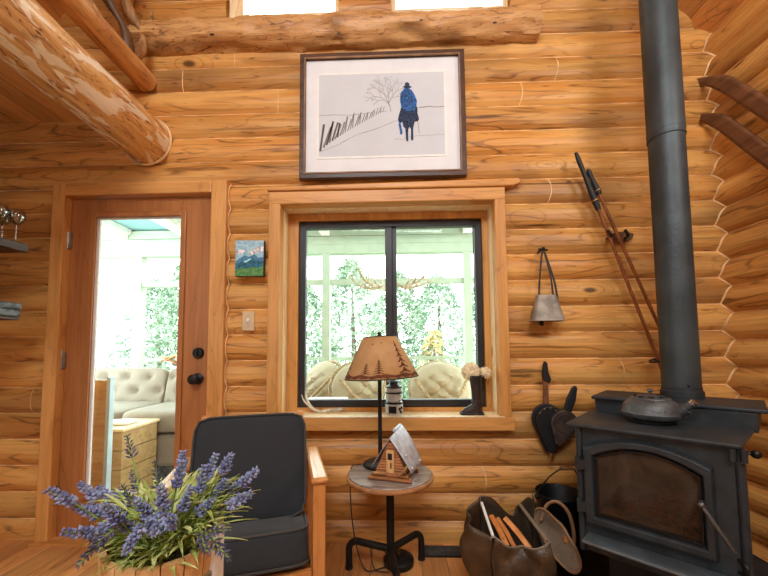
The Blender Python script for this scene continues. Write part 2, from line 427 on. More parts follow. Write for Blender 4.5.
# caulk bead down the scribed corner
pts = []
for i in range(0, 300):
    z = .05+i*.01
    tb = (z/LOG) % 1; tr = ((z+.055)/LOG) % 1
    pts.append((XR+GROOVE*1.35*abs(2*tr-1)**2.6-.001, GROOVE*abs(2*tb-1)**2.6-.001, z))
b = B(); b.tube(pts, .006, 6); struct(b, 'trim_6', M_caulk)
b = B(); b.box(-2.82, -2.76, -5.2, .05, 0, 5.2); struct(b, 'wall_left', M_plast)
b = B(); b.box(-2.82, 2.0, -5.26, -5.2, 0, 5.3); struct(b, 'wall_front', M_plast)
b = B(); b.box(-2.82, 2.0, -5.2, .24, -.05, FZ); struct(b, 'floor', M_floor)
b = B()
for (x0, x1) in ((-.2, 2.0), (-.2, -2.85)):
    z0, z1 = ridge_z(x0+.001 if x1 > 0 else x0), ridge_z(x1)
    b.add([(x0, -5.25, z0), (x1, -5.25, z1), (x1, .22, z1), (x0, .22, z0), (x0, -5.25, z0+.06), (x1, -5.25, z1+.06), (x1, .22, z1+.06), (x0, .22, z0+.06)],
          [(0, 1, 2, 3), (4, 7, 6, 5), (0, 4, 5, 1), (1, 5, 6, 2), (2, 6, 7, 3), (3, 7, 4, 0)])
struct(b, 'ceiling', M_roof)
# loft deck
b = B(); b.box(-2.76, -1.52, -5.2, .03, 2.605, 2.64); struct(b, 'ceiling_loft', M_deckb)

# ------------------------------------------------------------------ loft beam, rail
def log_mesh(p0, p1, r, rough, seed, n=28, m=60, sq=0.):
    b = B(); p0, p1 = Vector(p0), Vector(p1); ax = (p1-p0).normalized()
    u = ax.cross(Vector((0, 0, 1))).normalized(); w = ax.cross(u)
    vs = []
    for i in range(m+1):
        c = p0.lerp(p1, i/m)
        for j in range(n):
            a = 2*PI*j/n
            d = Vector((math.cos(a)*1.4+seed, math.sin(a)*1.4, i/m*(p1-p0).length*3.2))
            q = mn.noise(d)*.6+mn.noise(d*2.7)*.5
            facet = mn.cell(Vector((int(j/3)*1.3+seed, int(i/4)*.7, 0)))*.35
            rr = r*(1+rough*(q+facet*.8)-sq*abs(math.sin(2*a)))
            vs.append(c+(u*math.cos(a)+w*math.sin(a))*rr)
    fs = [(i*n+j, i*n+(j+1) % n, (i+1)*n+(j+1) % n, (i+1)*n+j) for i in range(m) for j in range(n)]
    b.add(vs, fs, True)
    b.add(vs[:n], [list(range(n))]); b.add(vs[-n:], [list(range(n))[::-1]])
    return b
t = E('loft_beam', 'thick peeled log beam carrying the edge of the loft floor', 'beam', (-1.525, -2.5, 2.45))
log_mesh((-1.525, -5.1, 2.45), (-1.525, .01, 2.45), .140, .11, 3., n=36, m=130).build('log', M_beam, t, world=True)
b = B(); b.tube([(-1.525+.15*math.cos(a*PI/16), -.003, 2.45+.15*math.sin(a*PI/16)) for a in range(33)], .007, 6, False); b.build('caulk_ring', M_caulk, t, world=True)
t = E('loft_railing', 'loft railing with a round peeled bottom rail and driftwood balusters above the beam', 'railing', (-1.52, -2.5, 2.84))
log_mesh((-1.545, -5.1, 2.835), (-1.545, -.0, 2.84), .063, .05, 9., m=80).build('bottom_rail', M_rail, t, world=True)
log_mesh((-1.52, -5.1, 3.68), (-1.52, -.0, 3.68), .06, .05, 19., m=60).build('top_rail', M_rail, t, world=True)
b = B(); b.box(-1.745, -1.635, -.075, -.005, 2.98, 3.72); b.build('end_post', M_rail, t, world=True, bevel=.02)
for i in range(9):
    y = -.14-.105*i; b = B(); r = random.Random(i*5+1)
    p = [(-1.56+r.uniform(-.02, .02)+.035*math.sin(j*1.3+i), y+.06*math.sin(j*.9+i*1.7), 2.86+.84*j/7) for j in range(8)]
    b.tube(curve(p, 4), [.026*(1+.35*math.sin(j*.7+i)) for j in range(29)], 9)
    q = p[2+i % 3]
    b.tube(curve([q, (q[0]+.02, q[1]+.05*(-1)**i, q[2]+.09), (q[0]-.01, q[1]+.09*(-1)**i, q[2]+.24)], 4), [.017, .016, .015, .014, .013, .012, .01, .008, .005], 7)
    b.build('baluster', M_branchd if i % 3 == 1 else M_branch, t, world=True)

# rough hewn log under the clerestory
b = log_mesh((-1.60, .0, 3.112), (.89, .0, 3.118), .102, .19, 5., 36, 120, .04)
struct(b, 'trim_10', M_sillog)
for x0, x1, nm in ((-1.26, -1.06, 11), (-.31, -.02, 12), (.74, .88, 13)):
    b = log_mesh(((x0+x1)/2, .045, 3.17), ((x0+x1)/2, .045, 4.2), (x1-x0)/2*.92, .08, x0, 20, 20, .02)
    struct(b, 'trim_%d' % nm, M_sillog)
for i, (a, c) in enumerate(CL):
    b = B()
    frame4(b, a, c, CZ0, CZ1, .09 if i == 0 else .03, .03, .045, .07, .05, .14)
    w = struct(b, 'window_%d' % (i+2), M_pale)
    g = B(); g.box(a+.04, c-.04, .098, .104, CZ0+.03, CZ1-.04); g.build('pane', M_glass, w)

# ------------------------------------------------------------------ door
b = B()
b.box(-2.09, -2.012, -.03, .19, FZ, 2.18); b.box(-1.100, -1.005, -.03, .19, FZ, 2.18)
b2 = B(); b2.box(-2.012, -1.100, -.03, .19, 2.103, 2.18)
cs = struct(b, 'trim_1', M_cas, bevel=.006); o = b2.build('head', M_casx, cs, bevel=.006)
# scalloped caulk along the right casing
pts = [(-1.003+.004*math.cos(2*PI*(z/LOG)), GROOVE*abs(2*((z/LOG) % 1)-1)**2.6*.6-.004, z) for z in [FZ+i*.0155 for i in range(138)]]
b = B(); b.tube(pts, .0045, 6); b.build('caulk_bead', M_caulk, cs)
dx0, dx1, gx0, gx1, gz0, gz1 = -2.008, -1.104, -1.853, -1.298, .30, 1.985
b = B(); b.box(dx0, gx0, .02, .065, FZ+.01, 2.098); b.box(gx1, dx1, .02, .065, FZ+.01, 2.098)
b.box(gx0, gx1, .02, .065, gz1, 2.098); b.box(gx0, gx1, .02, .065, FZ+.01, gz0)
door = struct(b, 'door_1', M_door)
b = B(); frame4(b, gx0-.025, gx1+.025, gz0-.025, gz1+.025, .031, .031, .031, .031, .008, .0195)
b.build('glazing_bead', M_door, door, bevel=.006)
b = B(); frame4(b, gx0+.001, gx1-.001, gz0+.001, gz1-.001, .02, .012, .014, .012, .03, .041)
tag(b.build('spacer_bar', M_white, door), 'white spacer strip round the door glass')
b = B(); b.box(gx0, gx1, .042, .048, gz0, gz1); b.build('pane', M_glass, door)
for z in (1.834, 1.096, .3):
    b = B(); b.tube([(-2.012, .004, z-.05), (-2.012, .004, z+.05)], .008, 10); b.box(-2.03, -1.995, .006, .02, z-.048, z+.048)
    for s in (-.053, .053): b.ball((-2.012, .004, z+s), .007)
    tag(b.build('hinge', M_nickel, door), 'satin metal hinge')
def rose_knob(z, knob):
    b = B(); b.M = Matrix.Translation((-1.178, .02, z)) @ Matrix.Rotation(PI/2, 4, 'X')
    if knob: b.lathe([(.034, 0), (.034, .006), (.028, .01), (.012, .014), (.011, .035), (.024, .042), (.03, .052), (.028, .064), (.016, .07), (0.0005, .071)])
    else: b.lathe([(.033, 0), (.033, .012), (.029, .018), (.0005, .019)]); b.box(-.006, .006, -.018, .018, .018, .032)
    return b.build('door_knob' if knob else 'deadbolt', M_black, door)
rose_knob(.978, True); rose_knob(1.132, False)
b = B(); b.box(-2.09, -1.0, -.06, .19, FZ-.005, FZ+.012); struct(b, 'trim_8', M_casx, bevel=.004)

# ------------------------------------------------------------------ window
b = B(); b.box(-.742, -.672, -.04, .03, .757, 2.088); b.box(.596, .658, -.04, .03, .757, 2.088)
cs = struct(b, 'trim_2', M_cas, bevel=.005)
b = B(); b.box(-.742, .658, -.042, .03, 2.016, 2.092); b.box(-.745, .672, -.045, .03, .683, .757); b.build('head_and_apron', M_casx, cs, bevel=.005)
b = B(); b.prism([(-.75, 2.092), (.70, 2.092), (.752, 2.112), (.735, 2.14), (-.75, 2.118)], -.055, .03); b.build('head_cap', M_casx, cs, bevel=.008)
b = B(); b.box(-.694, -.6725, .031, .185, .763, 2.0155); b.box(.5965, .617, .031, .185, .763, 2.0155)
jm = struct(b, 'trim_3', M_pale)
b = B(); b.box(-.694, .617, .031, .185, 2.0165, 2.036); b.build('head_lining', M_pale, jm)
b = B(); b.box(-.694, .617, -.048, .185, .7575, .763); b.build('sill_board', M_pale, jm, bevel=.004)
b = B(); frame4(b, -.672, .596, .7635, 2.0155, .066, .036, .044, .024, .118, .186)
b.build('stop_frame', M_cas, jm)
wx0, wx1, wz0, wz1 = -.606, .56, .787, 1.972
b = B()
frame4(b, wx0+.001, wx1-.001, wz0+.001, wz1-.001, .04, .04, .042, .045, .135, .184)
win = struct(b, 'window_1', M_vinyl, bevel=.004)
b = B(); b.box(-.053, -.008, .14, .18, wz0+.044, wz1-.041); b.box(-.008, .02, .15, .183, wz0+.044, wz1-.041); b.build('meeting_stile', M_vinyl, win, bevel=.003)
for x0, x1, y in ((wx0+.04, -.05, .158), (.018, wx1-.04, .172)):
    b = B(); b.box(x0, x1, y, y+.005, wz0+.045, wz1-.042); b.build('pane', M_glass, win)

# ------------------------------------------------------------------ framed picture
t = E('framed_picture', 'large framed winter print of a rider on horseback, hanging above the window', 'picture', (-.06, -.03, 2.562), 0)
px0, px1, pz0, pz1 = -.500, .500, -.394, .395
fw = .036
fr = None
b = B()
for q in ([(px0, pz0), (px1, pz0), (px1-fw, pz0+fw), (px0+fw, pz0+fw)], [(px1, pz0), (px1, pz1), (px1-fw, pz1-fw), (px1-fw, pz0+fw)],
          [(px1, pz1), (px0, pz1), (px0+fw, pz1-fw), (px1-fw, pz1-fw)], [(px0, pz1), (px0, pz0), (px0+fw, pz0+fw), (px0+fw, pz1-fw)]):
    b.prism(q, -.012, .028)
fr = b.build('frame', M_frame, t, bevel=.004)
b = B()
for (x0, x1, z0, z1) in ((px0+fw-.008, px0+fw, pz0+fw-.008, pz1-fw+.008), (px1-fw, px1-fw+.008, pz0+fw-.008, pz1-fw+.008), (px0+fw, px1-fw, pz1-fw, pz1-fw+.008), (px0+fw, px1-fw, pz0+fw-.008, pz0+fw)): b.box(x0, x1, -.016, -.004, z0, z1)
tag(b.build('inner_lip', M_leather, fr), 'tan inner lip of the frame')
b = B(); b.box(px0+fw-.002, px1-fw+.002, .004, .02, pz0+fw-.002, pz1-fw+.002); b.build('mat', M_mat, t)
ax0, ax1, az0, az1 = -.385, .375, -.256, .262
b = B()
e = .012
for (x0, x1, z0, z1) in ((ax0-e, ax0, az0-e, az1+e), (ax1, ax1+e, az0-e, az1+e), (ax0, ax1, az1, az1+e), (ax0, ax1, az0-e, az0)): b.box(x0, x1, .001, .006, z0, z1)
b.build('mat_bevel', M_white, t)
b = B(); b.box(ax0, ax1, .002, .01, az0, az1); pr = b.build('print', M_print, t)
def A(u, v): return (ax0+(ax1-ax0)*u, az1-(az1-az0)*v)      # print coordinates, v down
def stroke(b, pts, w, y=.0012):
    pts = [A(*p) for p in pts]
    for (p, q) in zip(pts[:-1], pts[1:]):
        d = Vector((q[0]-p[0], q[1]-p[1])); L = d.length or 1e-6; n = Vector((-d.y, d.x))/L*w/2
        b.prism([(p[0]+n.x, p[1]+n.y), (p[0]-n.x, p[1]-n.y), (q[0]-n.x, q[1]-n.y), (q[0]+n.x, q[1]+n.y)], y-.0004, y+.0008)
b = B(); r = random.Random(4)
xs_ = [0, .08, .16, .22, .3, .36, .42, .48, .54, .6, .66]
for pts_, w_ in (([(0, .495), (.12, .49), (.25, .5), (.4, .48), (.55, .46)], .0025), ([(.8, .43), (.88, .42), (.94, .43), (1, .425)], .005), ([(.68, .79), (.8, .77), (1, .765)], .0015), ([(.6, .8), (.72, .82)], .0015), ([(.02, .93), (.15, .86), (.3, .74), (.45, .68), (.62, .58)], .002)):
    b = B(); stroke(b, pts_, w_); b.build('snow_line', M_inkl, pr)
def twig(b, p, a, L, w, d):
    q = (p[0]+math.cos(a)*L*.68, p[1]-math.sin(a)*L); stroke(b, [p, q], w)
    if d:
        for s in (-1, 1): twig(b, q, a+s*r.uniform(.25, .6), L*r.uniform(.62, .82), w*.66, d-1)
        if d > 2: twig(b, (lerp(p[0], q[0], .6), lerp(p[1], q[1], .6)), a+r.choice((-1, 1))*.8, L*.6, w*.5, d-2)
b = B()
stroke(b, [(.575, .47), (.57, .40), (.555, .36)], .007)
for a in (1.0, 1.45, 1.9, 2.35): twig(b, (.56, .37), a+.1, .115, .0035, 4)
tag(b.build('bare_tree', M_inkl, pr), 'bare grey tree in the print')
b = B(); bd = B()
for i in range(26):
    f = i/25; u = .012+.50*f**.9; sc = 1-.74*f**.75; base = .93-.46*f**.72
    h = .30*sc*r.uniform(.75, 1.1); lean = (.058 if i % 3 else .03)*sc*r.uniform(.7, 1.15)
    stroke(bd if i < 7 and i % 2 == 0 else b, [(u, base), (u+lean, base-h)], (.011 if i < 8 else .0075)*sc+.0012)
tag(b.build('picket_fence', M_ink, pr), 'leaning grey fence pickets in the print')
bd.build('near_picket', M_inkd, pr)
def poly(b, pts, y): b.prism([A(*p) for p in pts], y-.0006, y+.001)
rd = B()
poly(rd, [(.655, .36), (.66, .42), (.64, .52), (.632, .58), (.645, .62), (.668, .60), (.675, .66), (.69, .68), (.695, .80), (.70, .84), (.712, .83), (.712, .7), (.722, .66), (.735, .69), (.733, .80), (.738, .83), (.752, .82), (.752, .68), (.765, .60), (.79, .60), (.80, .57), (.787, .50), (.79, .44), (.775, .40)], 0.)
hz = rd.build('horse', M_navy, pr); tag(hz, 'dark blue horse seen from behind')
rd = B()
poly(rd, [(.69, .19), (.715, .19), (.745, .22), (.765, .27), (.785, .35), (.78, .42), (.76, .47), (.70, .47), (.66, .42), (.65, .34), (.655, .25)], -.0008)
rid = rd.build('rider', M_blue, pr); tag(rid, 'rider in a blue coat seen from behind')
rd = B(); poly(rd, [(.675, .175), (.69, .165), (.692, .13), (.71, .12), (.725, .135), (.727, .165), (.745, .18), (.72, .195), (.695, .195)], -.0012); rd.build('hat', M_navy, rid)
rd = B()
for k in range(3):
    q = [(.702+(.042-.012*k)*math.cos(a*.35), .315+(.085-.024*k)*math.sin(a*.35)) for a in range(19)]
    stroke(rd, q, .004, -.0016)
rd.build('rope_coil', M_navy, rid)
rd = B(); stroke(rd, [(.645, .62), (.66, .74), (.65, .745)], .014, -.0004); rd.build('stirrup', M_blue, pr); rd = B(); stroke(rd, [(.79, .6), (.80, .74)], .003, -.0004); rd.build('lead_rope', M_inkl, pr)

# ------------------------------------------------------------------ small painting, switch
t = E('small_painting', 'small unframed mountain landscape canvas hanging between the door and the window', 'picture', (-.853, -.012, 1.69), R(2))
b = B(); b.box(-.083, .083, -.028, .0, -.107, .107); b.build('canvas', plain('canvas_edge', (86, 80, 78), .8), t)
def slab(nm, polys, c, y, c2=None):
    b = B()
    for p in polys: b.prism([(-.083+.166*u, .107-.214*v) for u, v in p], y-.0006, y+.0006)
    return b.build(nm, plain('paint_'+nm, c, .6, 0, .25, 60, c2=c2), t)
slab('sky', [[(0, 0), (1, 0), (1, .62), (0, .62)]], (136, 190, 212), -.0286, (186, 216, 226))
slab('cloud', [[(.45, .36), (.62, .26), (.85, .18), (1, .12), (1, .30), (.75, .36), (.6, .42)], [(.0, .30), (.2, .24), (.4, .28), (.25, .36), (0, .38)]], (222, 218, 226), -.0294)
slab('far_mountain', [[(0, .62), (.12, .52), (.3, .42), (.5, .46), (.68, .38), (.8, .50), (1, .46), (1, .8), (0, .8)]], (58, 116, 158), -.0300, (90, 150, 180))
slab('ridge', [[(0, .66), (.2, .62), (.42, .56), (.62, .46), (.72, .6), (.8, .54), (.9, .62), (1, .58), (1, .84), (0, .88)]], (30, 96, 120), -.0306)
slab('snow_patch', [[(.28, .60), (.5, .52), (.6, .50), (.5, .57), (.36, .63)]], (150, 206, 216), -.0312)
slab('meadow', [[(0, .84), (.2, .76), (.4, .80), (.6, .74), (.8, .78), (1, .72), (1, 1), (0, 1)]], (104, 160, 86), -.0318, (64, 120, 60))
t = E('light_switch', 'beige light switch plate below the small painting', 'switch', (-.868, .0, 1.32))
b = B(); b.box(-.036, .036, -.008, .002, -.058, .058); b.build('plate', M_switch, t, bevel=.003)
b = B(); b.box(-.006, .006, -.014, -.006, -.013, .013); b.M = Matrix.Translation((0, -.012, .002)) @ Matrix.Rotation(.5, 4, 'X'); b.box(-.0045, .0045, -.012, .004, -.005, .005); b.build('toggle', M_white, t)
for z in (-.034, .034):
    b = B(); b.ball((0, -.008, z), .0035, 8); b.build('screw', M_nickel, t)

# ------------------------------------------------------------------ left shelves
t = E('wall_shelf', 'dark plank shelf at the left holding stemmed glasses', 'shelf', (-2.2, -.5, 1.70))
b = B(); b.box(-2.755, -2.032, -1.3, -.195, 1.697, 1.742); b.build('plank', M_shelf, t, world=True, bevel=.004)
for y in (-.35, -1.1):
    b = B(); b.prism([(-2.755, 1.695), (-2.4, 1.695), (-2.755, 1.5)], y, y+.02); b.build('bracket', M_black, t, world=True)
def wineglass(x, y, lab):
    g = E('wine_glass', lab, 'glass', (x, y, 1.7425), 0, 'stemmed glasses on the wall shelf')
    b = B(); b.lathe([(.032, 0), (.031, .002), (.008, .006), (.004, .012)], 20); b.build('foot', M_wglass, g)
    b = B(); b.lathe([(.0042, .008), (.0036, .05), (.005, .1)], 10); b.build('stem', M_wglass, g)
    b = B(); b.lathe([(.005, .098), (.026, .112), (.036, .14), (.035, .165), (.03, .18), (.0285, .18), (.0335, .165), (.0345, .14), (.025, .114), (.003, .102)], 22); b.build('bowl', M_wglass, g)
wineglass(-2.066, -.235, 'stemmed glass at the right end of the dark wall shelf')
wineglass(-2.072, -.312, 'stemmed glass in the middle of the group on the dark wall shelf')
wineglass(-2.144, -.236, 'stemmed glass at the left of the group on the dark wall shelf')
t = E('lower_shelf', 'thin shelf under the grey tin box at the left', 'shelf', (-2.2, -.5, 1.32))
b = B(); b.box(-2.755, -2.04, -.9, -.215, 1.318, 1.335); b.build('plank', M_shelf, t, world=True, bevel=.003)
t = E('tin_box', 'weathered grey lidded box on the lower left shelf', 'box', (-2.2, -.4, 1.336))
b = B(); b.box(-2.36, -2.028, -.62, -.222, 1.336, 1.375); b.build('body', M_greybox, t, world=True, bevel=.006)
b = B(); b.box(-2.365, -2.022, -.625, -.217, 1.375, 1.41); b.build('lid', M_greybox, t, world=True, bevel=.006)

# ------------------------------------------------------------------ things hung on the wall at right
t = E('cow_bell', 'grey metal cowbell hanging from dark straps on a wall hook', 'bell', (.861, -.01, 1.714))
b = B()
P = [(-.052, .024, -.272), (.052, .024, -.272), (.09, .046, -.415), (-.09, .046, -.415)]
vs = []
for (hx, hy, z) in ((.05, .022, -.270), (.056, .028, -.28), (.090, .046, -.412), (.092, .048, -.418), (.086, .042, -.418), (.05, .022, -.285)):
    for j in range(24):
        a = 2*PI*j/24; ca, sa = math.cos(a), math.sin(a)
        q = (abs(ca)**4+abs(sa)**4)**.25
        vs.append((hx*ca/q-.0, -.055+hy*sa/q, z))
fs = [(i*24+j, i*24+(j+1) % 24, (i+1)*24+(j+1) % 24, (i+1)*24+j) for i in range(5) for j in range(24)]
b.add(vs, fs, True); b.add(vs[:24], [list(range(24))]); b.add(vs[-24:], [list(range(24))])
bb = b.build('bell_body', M_bell, t)
b = B(); b.tube([(-.02, -.055, -.30), (-.03, -.055, -.43)], .005, 8); b.ball((-.03, -.055, -.432), .014, 10); b.build('clapper', M_black, t)
for s in (-1, 1):
    b = B(); b.tube(curve([(0, -.04, .0), (s*.012-.004, -.052, -.05), (s*.03+.002*s, -.055, -.18), (s*.04, -.055, -.285)], 5), .0055, 6, flat=.5); b.build('strap', M_strap, t)
b = B(); b.tube(curve([(.004, -.034, .0), (.02, -.04, -.06), (.052, -.05, -.19), (.064, -.055, -.30)], 5), .006, 6, flat=.5); b.build('strap', M_blk, t)
b = B(); b.tube([(0, .03, 0), (0, -.04, 0)], .007, 8); b.tube([(-.022, -.03, .002), (.03, -.03, -.004)], .006, 8); b.ball((0, -.042, .0), .012, 8); b.build('hook', M_black, t)

def skipole(nm, top, bot, grip, lab, yb):
    t = E(nm, lab, 'ski pole', bot, 0, 'old cane ski poles on the log wall')
    top, bot = Vector(top), Vector(bot); d = (bot-top)
    b = B(); pts = [top+d*(grip+(1-grip)*i/20) for i in range(21)]
    b.tube(pts, [.0085*(1+.12*(i % 4 == 0)) for i in range(21)], 10); b.build('shaft', M_pole, t, world=True)
    b = B(); q = [top+d*grip*i/8 for i in range(10)]; b.tube(q, [.008, .0125, .0125, .0115, .012, .013, .0155, .017, .0165, .014], 12); b.build('grip', M_blk, t, world=True)
    b = B(); s = d.normalized(); u = s.cross(Vector((0, 1, 0))).normalized(); w = s.cross(u)
    c = top+d*.93; b.tube([c+(u*math.cos(a*PI/10)+w*math.sin(a*PI/10))*.04 for a in range(21)], .005, 6, False)
    for a in (0, 1, 2, 3): b.tube([c, c+(u*math.cos(a*PI/2)+w*math.sin(a*PI/2))*.04], .003, 6)
    b.build('basket', M_blk, t, world=True)
    b = B(); c2 = top+d*grip*.95
    b.tube([c2+u*.018*math.cos(a*PI/8)+w*.018*math.sin(a*PI/8) for a in range(17)], .004, 6, False); b.build('collar', M_brass, t, world=True)
    return t
skipole('ski_pole', (1.056, -.075, 2.268), (1.487, -.07, .985), .235, 'cane ski pole whose long black grip reaches highest, slanting down behind the stovepipe', 0)
skipole('ski_pole', (1.128, -.06, 2.175), (1.600, -.06, .95), .11, 'cane ski pole with the shorter black grip, right of and behind the other pole', 0)
t = E('wall_bracket', 'pointed wooden wall bracket with black hooks behind the ski poles', 'bracket', (1.30, -.0, 1.785))
b = B(); b.prism([(-.05, .0), (-.035, .022), (.01, .034), (.06, .034), (.10, .02), (.088, -.012), (.04, -.03), (-.02, -.028)], -.022, .02); b.build('plaque', M_skiw, t, bevel=.006)
for x in (-.075, .02):
    b = B(); b.tube(curve([(x+.03, -.0, .0), (x+.02, -.04, -.012), (x, -.085, -.012), (x-.02, -.09, .02)], 5), .008, 8); b.build('hook', M_black, t)

t = E('bellows', 'black leather fireplace bellows with two handles hanging on the log wall', 'bellows', (.868, -.0, .72))
def tear(cx, cz, rw, L, n=20):
    p = []
    for i in range(n+1):
        a = -.35+(PI+.7)*i/n; p.append((cx+rw*math.cos(a), cz+rw*math.sin(a)))
    p.append((cx-.014, cz-L)); p.append((cx+.014, cz-L)); return p
def tilt(pts, ox, oz, a): return [(ox+(x-ox)*math.cos(a)+(z-oz)*math.sin(a), oz-(x-ox)*math.sin(a)+(z-oz)*math.cos(a)) for x, z in pts]
b = B(); b.prism(tear(-.012, .03, .082, .185), -.032, -.014); b.build('back_board', M_blk, t, bevel=.004)
b = B(); b.prism([(x, z) for x, z in tear(.0, .02, .082, .175)], -.06, -.031); b.build('leather_gusset', M_blk, t, bevel=.004)
b = B(); b.prism(tilt(tear(.006, .02, .074, .12), 0, -.15, .34), -.082, -.06); fb = b.build('front_board', M_bello, t, bevel=.005)
b = B(); b.prism(tilt([(-.018, .08), (.022, .08), (.026, .16), (.014, .232), (.0, .24), (-.012, .225), (-.022, .16)], 0, -.15, .34), -.08, -.062); b.build('front_handle', M_blk, t, bevel=.005)
b = B(); b.prism([(-.026, .10), (.004, .10), (.004, .27), (-.022, .27)], -.03, -.016); b.build('back_handle', M_skiw, t, bevel=.004)
b = B(); b.prism([(-.022, .24), (.012, .225), (.02, .25), (.006, .29), (.002, .34), (-.012, .352), (-.02, .33), (-.026, .28)], -.034, -.012); b.build('hanging_loop', M_blk, t, bevel=.004)
b = B(); b.tube([(0, -.045, -.15), (0, -.045, -.20)], [.012, .008], 10); b.build('nozzle', M_brass, t)
for i in range(4):
    a = .9+i*.55; b = B(); b.ball((-.012+.062*math.cos(a), -.062, .03+.062*math.sin(a)), .0045, 8); b.build('nail', M_brass, t)
b = B(); q = tilt([(.006+.05*math.cos(a*.35), .02+.05*math.sin(a*.35)) for a in range(19)], 0, -.15, .34); b.tube([(x, -.083, z) for x, z in q], .003, 6, False); b.build('tooled_ring', M_strap, fb)

def ski(nm, tip, lab, yoff):
    t = E(nm, lab, 'ski', tip, 0, 'old wooden skis on the right wall')
    d = Vector((0, -.545, -.838)); n = Vector((0, -.838, .545))
    b = B(); W = .036
    def fn(u, v):
        s = u*1.75; p = Vector(tip)+d*s; w = W*min(1., (s/.17)**.75+.04) if s < .2 else W
        cu = .07*max(0., (.26-s)/.26)**2
        q = p+n*(v-.5)*2*w+Vector((-cu*.3, 0, 0)); q += Vector((0, .10, .02))*max(0., (.22-s)/.22)**2*.9
        return q
    b.grid(fn, 40, 4); b.build('blade', M_skiw, t, world=True, solid=.016)
    b = B(); c = Vector(tip)+d*.95; b.M = Matrix.Translation(c+Vector((-.02, 0, 0)))
    b.box(-.012, .0, -.05, .05, -.03, .03); b.build('binding', M_strap, t, world=True)
ski('wooden_ski', (1.862, -.035, 2.765), 'upper of two old wooden ski blades slanting down the right log wall', 0)
ski('wooden_ski', (1.862, -.0, 2.565), 'lower of two old wooden ski blades slanting down the right log wall', 0)

# ------------------------------------------------------------------ side table, lamp, cabin
TX, TY, TZ = -.027, -.30, .545
t = E('side_table', 'small round side table with a grey oak top and black pipe legs', 'table', (TX, TY, FZ))
b = B(); b.lathe([(.192, TZ-FZ-.028), (.2, TZ-FZ-.024), (.203, TZ-FZ-.012), (.203, TZ-FZ-.003), (.2, TZ-FZ)], 56); b.build('tabletop', [M_tabtop], t)
b = B(); b.tube([(.2035*math.cos(a*PI/32), .2035*math.sin(a*PI/32), TZ-FZ-.016) for a in range(65)], .010, 8, False, flat=1.); tag(b.build('edge_band', M_tabedge, t), 'brown wooden edge band')
b = B(); b.tube([(0, 0, .05), (0, 0, TZ-FZ-.026)], .019, 14); b.lathe([(.06, TZ-FZ-.036), (.06, TZ-FZ-.027)], 20); b.build('post', M_black, t)
for a in (160, 45, -82):
    c, s = math.cos(R(a)), math.sin(R(a)); L = .225
    pts = [(c*.01, s*.01, .14), (c*(L-.05), s*(L-.05), .142)]+[(c*(L-.05+.05*math.sin(i*PI/12)), s*(L-.05+.05*math.sin(i*PI/12)), .092+.05*math.cos(i*PI/12)) for i in range(7)]+[(c*L, s*L, .012)]
    b = B(); b.tube(pts, .0165, 12); lg = b.build('leg', M_black, t)
    b = B(); b.tube([(c*L, s*L, .0), (c*L, s*L, .014)], .019, 12); b.build('foot_cap', M_blk, lg)
LX, LY = -.078, -.205
t = E('table_lamp', 'tall black table lamp with a parchment shade of pine tree silhouettes', 'lamp', (LX, LY, TZ))
b = B(); b.lathe([(.084, .0), (.088, .004), (.088, .014), (.08, .02), (.03, .026), (.012, .034), (.001, .036)], 36); b.build('base', M_black, t)
b = B(); b.tube([(.0, 0, .03), (.0, 0, .69)], .0105, 12); b.build('pole', M_black, t)
SB, ST = 1.0, 1.21; SL = SB-TZ; SH = ST-SB; RB, RT = .192, .088
tl = Matrix.Translation((0.005, 0, SL+SH/2)) @ Matrix.Rotation(R(-2.6), 4, 'Y') @ Matrix.Translation((0, 0, -SH/2))
def cone(u, v, o=0.): r = RB+(RT-RB)*v+o; return tl @ Vector((r*math.sin(u), -r*math.cos(u), v*SH))
b = B(); b.grid(lambda u, v: cone(u*2*PI, v), 48, 6); sh = b.build('shade', M_shade, t, solid=.0015)
b = B(); b.tube([cone(i*PI/24, 0.) for i in range(49)], .003, 6, False); b.tube([cone(i*PI/24, 1.) for i in range(49)], .003, 6, False); b.build('shade_rim', M_strap, sh)
def pine(u0, v0, h, w):
    o = []
    L = [(0, 0), (.06, 0), (.06, .06)]
    for i in range(5):
        f = i/5; o.append((w*(1-f*.85), .06+f*.9)); o.append((w*.25*(1-f), .06+f*.9+.10))
    pts = [(.03*w, 0), (.03*w, .06)]+o+[(0, 1.0)]
    full = pts+[(-x, y) for x, y in reversed(pts[:-1])]
    return [(u0+x, v0+y*h) for x, y in full]
b = B()
def onshade(pts):
    vs = [cone(u, v, .0022) for u, v in pts]+[cone(u, v, .0012) for u, v in pts]; n = len(pts)
    b.add(vs, [list(range(n))]+[(i, (i+1) % n, n+(i+1) % n, n+i) for i in range(n)])
def pinetri(u0, v0, h, w):
    for i in range(6):
        f = i/6; ww = w*(1-.8*f)
        for sg in (-1, 1):
            onshade([(u0, v0+h*(f+.20)), (u0+sg*ww*.45, v0+h*(f+.07)), (u0+sg*ww, v0+h*(f+.02)), (u0+sg*ww*.7, v0+h*(f+.0)), (u0, v0+h*(f+.06))])
    onshade([(u0-.014, v0), (u0+.014, v0), (u0+.006, v0+h*1.05), (u0-.006, v0+h*1.05)])
for u0 in (0., PI*.66, PI*1.33):
    pinetri(u0-.42, .13, .24, .16); pinetri(u0-.02, .13, .32, .17); pinetri(u0+.78, .12, .74, .24)
n = 64
for i in range(n):
    u = i/n*2*PI; v = 2*PI*(i+1)/n
    onshade([(u, .035+.02*math.sin(i*2.3)), (v, .035+.02*math.sin((i+1)*2.3)), (v, .105+.02*math.sin((i+1)*1.1)), (u, .105+.02*math.sin(i*1.1))])
for u, v in ((-.3, .80), (.12, .84), (1.7, .8), (3.2, .82)): onshade([(u-.05, v), (u, v+.02), (u+.05, v+.01), (u, v-.01)])
b.build('tree_silhouette', M_tree, sh, merge=False)
